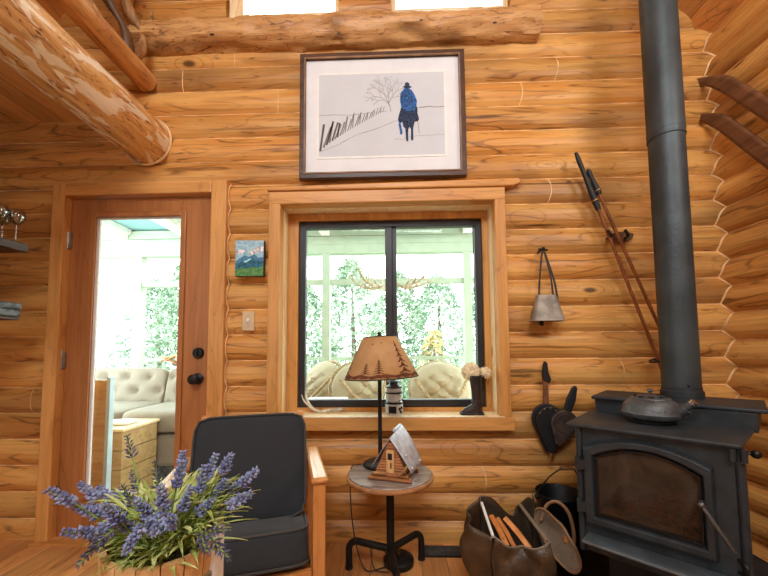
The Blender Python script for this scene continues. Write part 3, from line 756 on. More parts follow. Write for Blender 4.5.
b = B(); b.tube([(0, 0, .68), tl @ Vector((0, 0, SH))], .005, 8)
for a in (0, 1, 2): b.tube([tl @ Vector((0, 0, SH-.006)), cone(a*2.1, .97)], .0022, 6)
b.build('harp', M_nickel, t)
b = B(); c = tl @ Vector((0, 0, SH)); b.M = Matrix.Translation(c); b.lathe([(.005, -.004), (.008, .004), (.005, .01), (.009, .02), (.006, .028), (.0005, .03)], 12); b.build('finial', M_nickel, t)
b = B(); b.tube(curve([(-.08, 0, .008), (-.118, -.02, .012), (-.142, -.045, .008), (-.148, -.062, -.05), (-.142, -.065, -.2), (-.122, -.05, -.36), (-.075, -.05, TZ*-1+FZ+.015), (.0, -.03, -TZ+FZ+.01), (.06, .02, -TZ+FZ+.01), (-.02, .06, -TZ+FZ+.07), (-.05, .0, -TZ+FZ+.09), (-.03, -.05, -TZ+FZ+.02), (.04, -.06, -TZ+FZ+.01)], 8), .0032, 6); b.build('cord', M_strap, t)
t = E('foot_switch', 'round black weight lying on the floor under the side table', 'switch', (.012, -.185, FZ), 0)
b = B(); b.lathe([(.07, 0), (.078, .008), (.078, .03), (.06, .045), (.02, .052), (.001, .053)], 28); b.build('disc', M_black, t)
b = B(); b.lathe([(.012, .05), (.012, .062), (.001, .064)], 12); b.build('button', M_cast, t)

t = E('log_cabin_ornament', 'little A-frame log cabin with a bent tin roof on the side table', 'ornament', (-.002, -.335, TZ), R(-17))
hw, hh, dp = .078, .18, .072        # half width, apex height, half depth
for sg in (-1, 1):
    b = B(); n = 11
    for i in range(n):
        z = .032+(hh-.04)*i/n; w = hw*(1-(z-.02)/hh)
        if w < .008: continue
        b.tube([(-w, sg*dp*.86, z), (w, sg*dp*.86, z)], .0085, 8)
    b.build('gable_wall', M_cabin, t)
b = B(); b.box(-hw*.8, hw*.8, -dp*.8, dp*.8, .02, .05); b.prism([(-hw*.85, .03), (hw*.85, .03), (0, hh-.01)], -dp*.8, dp*.8); b.build('core', M_cabin, t)
b = B(); b.box(-.019, .019, -dp-.006, -dp+.01, .03, .135); dr = b.build('front_panel', M_stave, t, bevel=.002)
b = B(); b.box(-.010, .010, -dp-.0085, -dp, .094, .122); b.build('window_hole', M_blk, dr)
b = B(); b.tube([(.006, -dp-.012, .058), (.006, -dp-.012, .082)], .003, 6); b.build('handle', M_tree, dr)
b = B()
for i, (y, z, l) in enumerate(((-dp-.012, .009, .115), (-dp+.006, .010, .11), (dp-.01, .009, .11), (dp+.008, .009, .1), (-dp-.006, .026, .096))): b.tube([(-l*.9, y, z), (l*.9, y, z)], .009, 8)
for x in (-.07, 0, .07): b.tube([(x, -dp-.01, .009), (x, dp, .009)], .0085, 8)
b.build('base_log', M_cabin, t)
for q0, q1, rr in (((hw*.55, -dp-.02, .03), (hw*1.0, -dp-.024, .055), .006), ((hw*.7, -dp-.02, .03), (hw*1.05, -dp-.015, .075), .005), ((-hw*.95, -dp-.02, .034), (-hw*.2, -dp-.02, .036), .006)):
    b = B(); b.tube([q0, q1], rr, 6); b.build('loose_stick', M_branch, t)
def roofR(u, v):                       # v along depth, u ridge->eave
    x = lerp(0, hw*1.33, u); z = lerp(hh+.012, .045, u)+.012*math.sin(u*PI)*(.5+v)+(.028*v*(1-u))
    return (x+.012*v, lerp(-dp*1.18, dp*1.15, v), z)
b = B(); b.grid(roofR, 10, 8); rf = b.build('roof_sheet', M_tin, t, solid=.002); tag(rf, 'bent galvanised roof sheet')
b = B(); b.grid(lambda u, v: (-lerp(0, hw*1.2, u), lerp(-dp*1.15, dp*1.1, v), lerp(hh+.012, .05, u)), 6, 4); b.build('roof_sheet', M_tin, t, solid=.002)
b = B(); b.tube([(-.004, dp*.1+i*.02, hh+.026+.0012*i) for i in range(6)], .009, 8); b.build('ridge_curl', M_tin, t)
for u, v in ((.25, .3), (.5, .55), (.62, .2), (.93, .85), (.93, .15)):
    b = B(); p = roofR(u, v); b.ball((p[0]+.003, p[1], p[2]+.003), .0045, 8); b.build('rivet', M_white, t)

# ------------------------------------------------------------------ things on the sill
SZ = .7605
t = E('shed_antler', 'forked pale antler lying on the left end of the window sill', 'antler', (-.45, .05, SZ))
b = B(); main = curve([(-.325+.45, .03, .022), (-.40+.45, .02, .018), (-.47+.45, .03, .012), (-.525+.45, .055, .05), (-.552+.45, .075, .10), (-.556+.45, .085, .15)], 6)
b.tube(main, [lerp(.011, .005, i/(len(main)-1)) for i in range(len(main))], 10); b.ball(main[0], .014, 10)
b.build('beam', M_antler, t)
b = B(); q = curve([(-.46+.45, .03, .012), (-.50+.45, .02, .03), (-.545+.45, .01, .075), (-.563+.45, .01, .115)], 6); b.tube(q, [lerp(.009, .003, i/(len(q)-1)) for i in range(len(q))], 9); b.build('tine', M_antler, t)
t = E('enamel_lantern', 'white enamel lantern with black bands and a dark lid on the sill behind the lamp', 'lantern', (-.004, .055, SZ))
b = B(); b.lathe([(.05, 0), (.052, .006), (.052, .06), (.046, .068), (.044, .12), (.048, .128), (.048, .15), (.036, .156)], 28); b.build('body', M_enam, t)
for z in (.066, .126):
    b = B(); b.lathe([(.05, z-.004), (.0535, z-.002), (.0535, z+.004), (.05, z+.006)], 28); b.build('band', M_black, t)
b = B(); b.lathe([(.030, .152), (.048, .158), (.05, .164), (.03, .176), (.026, .186), (.04, .190), (.038, .196), (.012, .204), (.001, .206)], 24); b.build('lid', M_cast, t)
b = B(); b.grid(lambda u, v: (.0528*math.sin(-.65+.9*u), -.0528*math.cos(-.65+.9*u), .012+.04*v), 8, 2); b.build('label_patch', M_black, t, solid=.001)
b = B()
for a, z in ((.75, .02), (.62, .035), (.9, .042)): b.ball((.052*math.sin(a), -.052*math.cos(a), z), .009, 8, (1, .4, 1))
b.build('dark_spot', M_black, t)
b = B(); b.tube(curve([(-.054, 0, .125), (-.06, -.03, .09), (.0, -.064, .075), (.055, -.04, .10), (.055, 0, .125)], 6), .002, 6); b.build('bail', M_black, t)

t = E('boot_vase', 'dark brown leather boot standing on the right end of the sill', 'boot', (.472, .018, SZ))
secs = [(.0, .040, .024, .002), (.0, .040, .026, .02), (.0, .038, .026, .04), (.004, .031, .026, .062), (.007, .029, .026, .085), (.006, .030, .027, .12), (.003, .032, .029, .17), (.001, .034, .031, .205), (.001, .035, .032, .226), (.001, .031, .028, .225), (.002, .030, .027, .18)]
b = B(); vs = []
for (cx, rx, ry, z) in secs:
    for j in range(22):
        a = 2*PI*j/22; x = rx*math.cos(a)
        if z < .06 and x < 0: x *= 1+max(0, 1-((z-.004)/.058)**2)*1.25
        vs.append((cx+x, ry*math.sin(a), max(.012, z) if z > .001 else .012))
b.add(vs, [(i*22+j, i*22+(j+1) % 22, (i+1)*22+(j+1) % 22, (i+1)*22+j) for i in range(len(secs)-1) for j in range(22)], True); b.add(vs[-22:], [list(range(22))]); b.add(vs[:22], [list(range(22))])
b.build('boot_shaft', M_boot, t)
b = B(); b.prism([(-.09, 0), (-.02, 0), (-.012, .008), (.004, .008), (.008, 0), (.042, 0), (.042, .016), (-.09, .016)], -.026, .026); b.build('sole', M_blk, t, bevel=.004)
b = B(); b.tube([(.006+.030*math.cos(a*PI/12), .027*math.sin(a*PI/12), .085+.008*math.cos(a*PI/12)) for a in range(25)], .004, 6, False); b.build('ankle_strap', M_strap, t)
b = B(); b.tube([(.001+.0345*math.cos(a*PI/12), .0315*math.sin(a*PI/12), .224) for a in range(25)], .004, 6, False); b.build('cuff', M_strap, t)
def dryflower(c, r, lab, rot):
    t = E('dried_flower', lab, 'flower', c, 0, 'cream flowers in the boot')
    b = B(); rr = random.Random(int(c[0]*1000))
    Mx = Matrix.Rotation(rot[0], 4, 'X') @ Matrix.Rotation(rot[1], 4, 'Y')
    for k in range(6):
        n = 5+k*2; Rk = r*(.22+.78*k/5); el = 1.35-1.15*k/5
        for i in range(n):
            a = 2*PI*(i+.5*(k % 2))/n+rr.uniform(-.1, .1); w = Rk*2.2/n*1.6
            def fn(u, v, a=a, Rk=Rk, w=w, el=el):
                d = u*Rk; e2 = el-.7*u*u; x = d*math.cos(e2); z = d*math.sin(e2)+.1*r*k/5*(u-1); s = (v-.5)*w*(math.sin(min(1, u*1.1+.12)*PI*.62)); z += .35*abs(v-.5)*w*u
                return Mx @ Vector((x*math.cos(a)-s*math.sin(a), x*math.sin(a)+s*math.cos(a), z-.1*r))
            b.grid(fn, 4, 3)
    b.build('head', M_petal, t, merge=False)
    b = B(); b.tube(curve([(0, 0, -.0), (lerp(0, .472-c[0], .4), (.018-c[1])*.5, -.02), (.472-.004-c[0], .018-c[1], .93-c[2])], 5), .003, 6); b.build('stem', M_leather, t)
dryflower((.442, .01, 1.022), .064, 'cream dried flower leaning left out of the boot', (1.2, -.25))
dryflower((.548, .025, 1.012), .044, 'smaller cream dried flower at the right of the boot', (1.1, .35))

# ------------------------------------------------------------------ armchair
CA = R(18)
t = E('armchair', 'mission style oak armchair with charcoal cushions beside the door', 'armchair', (-.60, -.60, FZ), CA)
# local frame: x across, y back
z0 = -FZ
def cush(nm, sx, sy, sz, M, thin, puff=.16):
    b = B(); b.M = M; b.cushion(sx, sy, sz, 14, 9., puff, thin); o = b.build(nm, M_char, t)
    b = B(); b.M = M
    for s in (-1, 1):
        pts = []
        for i in range(49):
            a = 2*PI*i/48; ca, sa = math.cos(a), math.sin(a); q = (abs(ca)**9+abs(sa)**9)**(1/9.)
            if thin == 1: pts.append((sx*.985*ca/q, s*sy*.8, sz*.985*sa/q))
            else: pts.append((sx*.985*ca/q, sy*.985*sa/q, s*sz*.8))
        b.tube(pts, .0052, 6, False)
    b.build('piping', M_pipe_c, o)
cush('back_cushion', .238, .06, .222, Matrix.Translation((-.0, .160, .578)) @ Matrix.Rotation(R(-13.7), 4, 'X'), 1)
cush('seat_cushion', .238, .175, .075, Matrix.Translation((-.0, .022, .315)) @ Matrix.Rotation(R(-13), 4, 'X'), 2)
for s in (-1, 1):
    b = B(); b.prism([(s*.272-.033, -.175), (s*.272+.033, -.175), (s*.272+.033, .28), (s*.272-.026, .28)], .588, .612, 'xy'); b.build('arm', M_oaky, t, bevel=.01)
    b = B(); b.box(s*.272-.024, s*.272+.024, -.16, -.11, 0, .588); b.build('front_leg', M_oak, t, bevel=.005)
    b = B(); b.prism([(.22, 0), (.27, 0), (.29, .588), (.24, .588)], s*.272-.022, s*.272+.022, 'yz'); b.build('rear_leg', M_oak, t, bevel=.005)
    b = B(); b.prism([(-.11, .22), (-.11, .27), (.25, .19), (.25, .14)], s*.258-.014, s*.258+.014, 'yz'); b.build('side_rail', M_oak, t, bevel=.004)
    b = B(); b.prism([(.14, .16), (.18, .16), (.31, .79), (.275, .79)], s*.215-.018, s*.215+.018, 'yz'); b.build('back_post', M_oak, t, bevel=.004)
b = B(); b.box(-.247, .247, -.152, -.122, .20, .262); b.build('front_rail', M_oakx, t, bevel=.005)
b = B()
for i in range(4):
    z = .30+i*.125; y = .172+(z-.16)*.208; b.box(-.2, .2, y+.002, y+.02, z, z+.05)
b.build('back_slat', M_oakx, t, bevel=.003)
b = B(); b.prism([(-.12, .236), (-.12, .25), (.17, .182), (.17, .168)], -.24, .24, 'yz'); b.build('seat_deck', M_oakx, t)

# ------------------------------------------------------------------ lavender bucket
CAM = Vector((0., -2.0, 1.14)); f_ = 340.; YAW, PIT, ROL = R(1.7), R(3.57), R(.45)
Fv = Vector((-math.sin(YAW)*math.cos(PIT), math.cos(YAW)*math.cos(PIT), math.sin(PIT)))
R0 = Vector((math.cos(YAW), math.sin(YAW), 0)); U0 = R0.cross(Fv)
Rv = R0*math.cos(ROL)-U0*math.sin(ROL); Uv = U0*math.cos(ROL)+R0*math.sin(ROL)
def at(px, py, d): return CAM+(Fv+Rv*((px-384)/f_)-Uv*((py-329)/f_))*d
PXc = Vector((-.462, -1.306, .556))
t = E('plant_table', 'small pine table under the lavender bucket', 'table', (-.46, -1.30, FZ))
b = B(); b.box(-.24, .24, -.2, .17, .481, .511); b.build('tabletop', M_oakx, t, bevel=.004)
for sx in (-1, 1):
    for sy in (-1, 1):
        b = B(); b.box(sx*.2-.02, sx*.2+.02, sy*.14-.035, sy*.14+.005, 0, .481); b.build('leg', M_oak, t, bevel=.003)
t = E('planter_bucket', 'cedar stave bucket with whitewashed side lugs in the foreground', 'bucket', PXc)
b = B(); n = 18
for i in range(n):
    a0, a1 = 2*PI*(i+.03)/n, 2*PI*(i+.97)/n
    P = []
    for r, z in ((.088, 0), (.106, .222), (.094, .222), (.076, 0)):
        for a in (a0, a1):
            zz = z+(.012*math.sin(a-.6) if z else 0)
            P.append((r*math.cos(a), r*math.sin(a), zz))
    b.add(P, [(0, 1, 3, 2), (2, 3, 5, 4), (4, 5, 7, 6), (6, 7, 1, 0), (0, 2, 4, 6), (1, 7, 5, 3)])
b.build('stave_wall', M_stave, t)
b = B(); b.lathe([(.086, .0), (.087, .012)], 24); b.build('bucket_bottom', M_stave, t); b = B(); b.lathe([(.09, .165), (.091, .170)], 24); b.build('soil_disc', M_bark, t)
for z in (.06, .15):
    b = B(); rr = .089+.018*z/.222; b.lathe([(rr+.001, z-.008), (rr+.0035, z-.006), (rr+.0045, z+.008), (rr+.001, z+.010)], 36); b.build('hoop', M_nickel, t)
for a in (2, 190):
    b = B(); b.M = Matrix.Rotation(R(a), 4, 'Z'); b.box(.094, .110, -.02, .02, .06, .232); tag(b.build('side_lug', M_white, t, bevel=.006), 'whitewashed side lug')
t = E('lavender_plant', 'lavender with blue violet flower spikes and narrow green leaves filling the stave bucket', 'plant', PXc+Vector((0, 0, .17)))
base = PXc+Vector((0, 0, .175)); r = random.Random(11)
b = B()
for i in range(620):
    a = r.uniform(0, 2*PI); rad = .08*math.sqrt(r.random()); L = r.uniform(.04, .085)*(.75 if math.cos(a) < -.3 else 1.); sp = r.uniform(.25, 1.3)
    front = max(0., -math.sin(a)); L *= 1-.45*front
    p0 = base+Vector((rad*math.cos(a)*1.15, rad*math.sin(a), r.uniform(.03, .105)*(1-.55*front)))
    a2 = a+r.uniform(-.9, .9); d = Vector((math.cos(a2)*sp, math.sin(a2)*sp, 1.)).normalized()
    side = d.cross(Vector((0, 0, 1))).normalized()*r.uniform(.0028, .0052); dr = r.uniform(.2, 1.5); tw = r.uniform(-1, 1)*.25
    vs = []; m = 6
    for k in range(m+1):
        s = k/m; c = p0+d*L*s+Vector((math.cos(a2)-tw*math.sin(a2)*2, math.sin(a2)+tw*math.cos(a2)*2, -.9))*L*dr*s*s*.5
        w = side*(math.sin(PI*min(1, .18+s*.82)))
        nn = Vector((0, 0, .0014))
        vs += [c-w, c-nn, c+w]
    fs = []
    for k in range(m):
        o = k*3; fs += [(o, o+1, o+4, o+3), (o+1, o+2, o+5, o+4)]
    b.add(vs, fs, True)
tag(b.build('foliage', M_leaf, t, world=True, merge=False), 'narrow green leaves')
tips = [(48, 490, .62), (63, 532, .58), (80, 484, .70), (99, 488, .74), (92, 506, .66), (127, 436, .74), (155, 462, .70), (131, 472, .76), (122, 486, .66), (137, 500, .62), (183, 452, .74), (204, 466, .70),
        (231, 455, .66), (226, 480, .72), (257, 470, .66), (249, 494, .60), (161, 487, .60), (171, 518, .56), (154, 534, .58), (224, 530, .58), (207, 553, .56), (229, 558, .58), (86, 556, .56), (77, 566, .55), (125, 552, .55),
        (106, 498, .70), (147, 498, .72), (238, 500, .70), (112, 520, .60), (190, 488, .66), (148, 520, .60), (216, 455, .72), (244, 480, .74), (90, 540, .62), (168, 505, .68), (104, 505, .58), (115, 492, .72), (212, 500, .66), (72, 505, .64), (182, 462, .66)]
for i, (px, py, d) in enumerate(tips):
    tip = at(px, py, d); a = math.atan2(tip.y-base.y, tip.x-base.x)
    p0 = base+Vector((.05*math.cos(a)*r.random(), .05*math.sin(a)*r.random(), .0))
    side = Vector((tip.x-base.x, tip.y-base.y, 0)); low = tip.z < base.z+.10
    mid = p0.lerp(tip, .5)+Vector((side.x*.05, side.y*.05, .055 if low else .02))
    path = curve([p0, mid, tip], 14); b = B()
    b.tube(path, .0016, 5)
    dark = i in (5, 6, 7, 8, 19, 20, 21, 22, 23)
    b.m = 1
    Ls = r.uniform(.045, .06); acc = 0.; whorls = []
    q = tip.copy(); prev = path[-1]
    for pnt in reversed(path[:-1]):
        seg = (prev-pnt).length; acc += seg
        if acc > Ls: break
        whorls.append(((prev+pnt)/2, (prev-pnt).normalized(), acc)); prev = pnt
    nw = 7; tot = Ls
    for w in range(nw):
        s = (w+.3)/nw*tot; acc = 0.; c = tip; ax = (path[-1]-path[-2]).normalized()
        for k in range(len(path)-1, 0, -1):
            seg = (path[k]-path[k-1]).length
            if acc+seg >= s: ax = (path[k]-path[k-1]).normalized(); c = path[k].lerp(path[k-1], (s-acc)/seg); break
            acc += seg
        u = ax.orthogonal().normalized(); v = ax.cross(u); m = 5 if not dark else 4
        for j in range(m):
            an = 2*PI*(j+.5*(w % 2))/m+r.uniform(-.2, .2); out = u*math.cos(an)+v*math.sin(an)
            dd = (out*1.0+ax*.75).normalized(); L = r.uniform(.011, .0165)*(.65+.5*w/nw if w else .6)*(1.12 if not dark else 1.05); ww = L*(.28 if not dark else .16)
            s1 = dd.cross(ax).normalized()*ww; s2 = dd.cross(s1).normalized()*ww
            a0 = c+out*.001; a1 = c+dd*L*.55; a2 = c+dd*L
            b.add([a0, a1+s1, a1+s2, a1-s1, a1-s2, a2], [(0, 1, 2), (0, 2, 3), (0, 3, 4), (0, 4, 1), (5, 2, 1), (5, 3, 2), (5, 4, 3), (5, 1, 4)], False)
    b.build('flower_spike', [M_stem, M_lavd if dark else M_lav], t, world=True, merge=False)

# ------------------------------------------------------------------ floor register, hearth, stove
t = E('floor_register', 'black metal floor vent set against the log wall under the window', 'vent', (.257, -.075, FZ))
b = B(); b.box(-.115, .115, -.052, .052, 0, .006); b.build('frame', M_black, t, bevel=.002)
for i in range(7):
    b = B(); b.box(-.105, .105, -.042+i*.0125, -.036+i*.0125, .004, .010); b.build('louvre', M_cast, t)
b = B(); b.prism([(.56, -.03), (.56, -.95), (1.1, -1.75), (1.88, -1.75), (1.88, -.03)], FZ, FZ+.008, 'xy'); tag(b.build('hearth_pad', M_mat_h), 'dark slate hearth pad under the wood stove', 'hearth pad')

SO = Vector((.72, -.519, FZ+.008)); SA = R(-42.5); zo = FZ+.008
t = E('wood_stove', 'black steel wood stove with an arched glass door standing across the corner', 'stove', SO, SA)
x0, x1 = .031, .519
# body with a firebox opening (front, back, sides, top)
b = B()
b.box(x0, x0+.02, .056, .66, .346-zo, .814-zo); b.box(x1-.02, x1, .056, .66, .346-zo, .814-zo); b.box(x0+.02, x1-.02, .64, .66, .346-zo, .814-zo)
b.box(x0, x1, .031, .66, .32-zo, .345-zo)
frame4(b, x0, x1, .346-zo, .814-zo, .06, .10, .06, .13, .03, .055)
body = b.build('body', M_stove, t, bevel=.003)
for x in (x0+.010, x1-.010):
    b = B(); b.tube([(x, .03, .32-zo), (x, .03, .813-zo)], .013, 12); b.build('corner_bead', M_stove, t)
b = B(); b.box(x0+.066, x1-.10, .06, .46, .44-zo, .468-zo); b.box(x0+.05, x0+.065, .06, .47, .44-zo, .79-zo); b.box(x1-.099, x1-.085, .06, .47, .44-zo, .79-zo); b.box(x0+.066, x1-.1, .46, .48, .44-zo, .79-zo)
b.build('firebrick_lining', M_brick, body)
b = B(); b.prism([(.0, .005), (.01, 0), (.506, 0), (.516, .005), (.568, .40), (0.0, .40)], .815-zo, .83-zo, 'xy')
tag(b.build('cook_shelf', M_stove, t, bevel=.005), 'lower cooktop ledge')
b = B(); b.prism([(.022, .401), (.572, .346), (.60, .66), (.022, .66)], .815-zo, .888-zo, 'xy'); b.build('top_riser', M_stove, t, bevel=.003)
b = B(); b.prism([(.012, .372), (.60, .345), (.615, .69), (.012, .69)], .889-zo, .905-zo, 'xy'); b.build('top_plate', M_stove, t, bevel=.005)
b = B(); b.box(.115, .43, .10, .56, .021, .319-zo); b.box(.09, .46, .06, .60, 0, .02); b.build('pedestal', M_black, t)
b = B(); b.prism([(-.085, .408-zo), (.028, .398-zo), (.028, .388-zo), (-.085, .398-zo)], .065, .475, 'yz'); b.build('ash_lip', M_lip, t, bevel=.002)
# door: arched ring
def arch(xa, xb, zb, zs, zt, n=14):
    p = [(xa, zb), (xb, zb), (xb, zs)]
    w = xb-xa
    for i in range(1, n): u = i/n; p.append((xb-w*u, zs+(zt-zs)*(1-(2*u-1)**2)))
    p.append((xa, zs)); return p
oa = arch(.052, .447, .434-zo, .742-zo, .793-zo); ia = arch(.099, .413, .476-zo, .704-zo, .756-zo)
def ring(b, o, i, y0, y1, y2):
    vs = [(p[0], y1, p[1]) for p in o]+[(p[0], y0, p[1]) for p in [(lerp(a[0], c[0], .25), lerp(a[1], c[1], .25)) for a, c in zip(o, i)]]+[(p[0], y0, p[1]) for p in [(lerp(a[0], c[0], .8), lerp(a[1], c[1], .8)) for a, c in zip(o, i)]]+[(p[0], y2, p[1]) for p in i]
    n = len(o); fs = []
    for k in range(3): fs += [(k*n+j, k*n+(j+1) % n, (k+1)*n+(j+1) % n, (k+1)*n+j) for j in range(n)]
    fs += [(j, (j+1) % n, 3*n+(j+1) % n, 3*n+j) for j in range(n)]
    b.add(vs, fs)
ring(b := B(), oa, ia, -.002, .029, .022)
dr = b.build('door', M_stove, t, bevel=.003)
b = B(); i2 = arch(.107, .405, .484-zo, .699-zo, .748-zo); ring(b, ia, i2, .008, .02, .016); b.build('glass_retainer', M_black, dr)
b = B(); b.prism(arch(.097, .415, .474-zo, .705-zo, .757-zo), .0195, .024); tag(b.build('pane', M_sglass, dr), 'smoke stained arched glass')
for z in (.668, .50):
    b = B(); b.tube([(.038, .010, z-.026-zo), (.038, .010, z+.026-zo)], .010, 10); b.box(.036, .066, .0, .02, z-.02-zo, z+.02-zo); b.build('hinge', M_stove, dr)
b = B(); b.tube([(.411, .0, .624-zo), (.411, -.028, .624-zo)], .009, 10); b.ball((.411, -.03, .624-zo), .011, 10)
L = [Vector((.413, -.032, .622-zo)), Vector((.482, -.050, .508-zo))]
b.tube([L[0].lerp(L[1], i/24) for i in range(25)], [.006 if i < 2 else (.0072 if i % 2 else .006) for i in range(25)], 10)
tag(b.build('handle', M_spring, dr), 'coiled steel door handle')
for x in (.492, .518):
    b = B(); b.tube([(x, .006, .775-zo), (x, .006, .814-zo)], .009, 10); b.build('rail_bracket', M_stove, t)
b = B(); b.tube([(x1, .06, .795-zo), (.543, .06, .795-zo)], .005, 8); b.ball((.547, .06, .795-zo), .014, 12); b.build('damper_knob', M_black, t)
b = B(); b.tube(curve([(.49, .028, .42-zo), (.505, .008, .425-zo), (.507, .008, .45-zo), (.49, .028, .46-zo)], 5), .005, 8); b.build('catch', M_black, t)
# kindling bark in the firebox
b = B(); r = random.Random(3)
M4 = Matrix.Translation(SO) @ Matrix.Rotation(SA, 4, 'Z')
b.M = M4
for i in range(260):
    x = lerp(.13, .40, r.random()**.6); y = r.uniform(.07, .30); hgt = .13*max(0, 1-abs(x-.33)/.17)*(1-abs(y-.14)/.3)
    z = .47-zo+r.random()*(.02+hgt); a = r.uniform(0, PI); L = r.uniform(.02, .055)
    d = Vector((math.cos(a), math.sin(a), r.uniform(-.35, .5)))*L
    b.tube([Vector((x, y, z))-d*.5, Vector((x, y, z+.004)), Vector((x, y, z))+d*.5], r.uniform(.002, .006), 5, flat=.5)
tag(b.build('bark_kindling', wood('bark_strips', (226, 142, 84), (176, 104, 60), (90, 52, 30), 'x', k=6)), 'heap of reddish bark kindling inside the stove behind the glass', 'kindling', kind='stuff')

PP = M4 @ Vector((.343, .598, .9055-zo))
t = E('stovepipe', 'tall dark grey stovepipe rising from the wood stove', 'stovepipe', PP)
b = B(); b.lathe([(.082, 0), (.082, .03), (.0765, .034), (.0765, .05)], 40); b.build('collar', M_stove, t)
b = B(); b.lathe([(.0745, .0), (.0745, 1.30)], 48); b.build('lower_section', M_pipe, t)
b = B(); b.lathe([(.0775, 1.29), (.0775, 2.45)], 48); b.build('upper_section', M_pipe, t)
for z in (1.285, 1.315):
    b = B(); b.lathe([(.0755, z-.006), (.0785, z-.003), (.0785, z+.003), (.0755, z+.006)], 48); b.build('joint_band', M_pipe, t)
for a in (-1.9, 1.2):
    b = B(); b.ball((.0755*math.cos(a), .0755*math.sin(a), .06), .006, 8); b.build('screw', M_black, t)

KP = M4 @ Vector((.262, .245, .8305-zo))
t = E('kettle_trivet', 'round black trivet under the kettle on the stove ledge', 'trivet', KP)
b = B(); b.lathe([(.066, 0), (.078, .003), (.078, .012), (.066, .014), (.064, .002)], 32); b.build('ring', M_black, t)
t = E('kettle', 'squat cast iron kettle with a slotted lid on the stove', 'kettle', KP+Vector((0, 0, .0135)), R(-42))
b = B(); b.lathe([(.07, .0), (.086, .003), (.097, .010), (.1005, .020), (.102, .027), (.099, .031), (.097, .045), (.090, .061), (.080, .073), (.070, .081), (.066, .083)], 44); b.build('pot', M_cast, t)
b = B(); b.lathe([(.068, .083), (.066, .088), (.045, .096), (.02, .101), (.007, .103)], 32); b.lathe([(.005, .10), (.005, .111), (.010, .116), (.009, .123), (.001, .125)], 14); lid = b.build('lid', M_cast, t)
b = B()
for i in range(9):
    a = 2*PI*i/9; b.ball((.048*math.cos(a), .048*math.sin(a), .0945), .011, 8, (1, 1, .28))
b.build('slot', M_blk, lid)
b = B(); sp = Vector((math.cos(R(30)), math.sin(R(30)), 0)); sp = Vector((.985, -.17, 0))
b.tube([sp*.075+Vector((0, 0, .036)), sp*.098+Vector((0, 0, .046)), sp*.112+Vector((0, 0, .056))], [.024, .022, .020], 16); b.tube([sp*.106+Vector((0, 0, .055)), sp*.134+Vector((0, 0, .083))], [.0125, .013], 12); b.build('spout', M_cast, t)
b = B(); b.tube([sp*.126+Vector((0, 0, .076)), sp*.1365+Vector((0, 0, .0865))], .0137, 12); b.build('spout_cap', M_chrome, t); t.scale = (1.04, 1.04, 1.0)

# ------------------------------------------------------------------ bucket, canvas carrier
t = E('ash_bucket', 'black metal bucket between the canvas bag and the stove', 'bucket', (.845, -.165, FZ+.008))
b = B(); b.lathe([(.085, 0), (.09, .005), (.112, .34), (.116, .345), (.113, .35), (.108, .345), (.086, .01), (.001, .008)], 36); b.build('body', M_bucket, t)
b = B(); b.tube(curve([(-.114, 0, .325), (-.105, -.03, .38), (-.06, -.045, .445), (.01, -.05, .49), (.06, -.045, .475), (.10, -.02, .40), (.114, 0, .325)], 6), .0035, 8); bl = b.build('bail', M_black, t)
b = B(); b.tube([(-.01, -.05, .484), (.05, -.047, .484)], .010, 10); b.build('grip', M_leather, bl)
for s in (-1, 1):
    b = B(); b.ball((s*.112, 0, .325), .014, 10); b.build('ear', M_black, t)

t = E('firewood_carrier', 'waxed brown canvas log carrier bag standing open on the floor by the stove', 'bag', (.545, -.37, FZ))
def wv(x, y, z, s=.012): 
    p = Vector((x*9, y*9, z*9)); q = p*1.9; return Vector((mn.noise(p)+.6*mn.noise(q), mn.noise(p+Vector((7, 1, 2)))*1.3+.9*mn.noise(q+Vector((5, 5, 5))), mn.noise(p+Vector((3, 9, 5)))))*s*1.5
def frontp(u, v):
    x = lerp(-.135, .115, u); top = .285-.045*math.sin(u*PI)-.01*u; z = lerp(.0, top, v)
    y = -.10-.035*math.sin(v*PI)*(1-.3*u)+.02*v*math.sin(u*PI)
    fold = .022*math.sin(u*10+v*2.5)*v*(1-.3*v)
    p = Vector((x, y+fold, z)); return p+wv(*p)*v
b = B(); b.grid(frontp, 34, 24); fp = b.build('front_panel', M_canvas, t, solid=.004)
b = B(); b.tube([frontp(i/34, 1.) for i in range(35)], .0045, 6); b.build('bound_edge', M_canvg, fp)
def backp(u, v):
    x = lerp(-.13, .13, u)
    top = .365+.02*math.cos(u*PI*1.0)-.075*math.exp(-((u-.52)/.2)**2)+.035*math.exp(-((u-.86)/.1)**2)
    z = lerp(0, top, v); y = .095+.03*math.sin(v*PI)-.012*math.sin(u*8)*v
    p = Vector((x, y, z)); return p+wv(*p)*v
b = B(); b.grid(backp, 26, 16); fp = b.build('back_panel', M_canvd, t, solid=.004)
b = B(); b.tube([backp(i/26, 1.) for i in range(27)], .0045, 6); b.build('bound_edge', M_canvas, fp)
def leftp(u, v):
    a = u*PI; top = lerp(.285, .38, u)-.02*math.sin(a); bul = (.085*math.sin(v*PI*.8)+.03)*math.sin(a)
    x = -.132-bul+.018*math.sin(u*14)*v*math.sin(a); y = lerp(-.10, .095, u); z = lerp(0, top, v)
    p = Vector((x, y, z)); return p+wv(*p, .018)*v*math.sin(a)
b = B(); b.grid(leftp, 24, 16); b.build('end_gusset', M_canvas, t, solid=.004)
def flap(u, v):
    a = 2*PI*u; rr = v
    x = .172+.046*math.cos(a)*rr-.03*math.sin(a)*rr; z = .245+.105*math.sin(a)*rr; y = -.03-.07*math.cos(a)*rr+.03*(1-rr*rr)+.05*math.sin(a)*rr
    p = Vector((x, y, z)); return p+wv(*p, .008)
b = B(); b.grid(flap, 32, 6); fl = b.build('end_flap', M_canvg, t, solid=.004); tag(fl, 'grey lined open end flap')
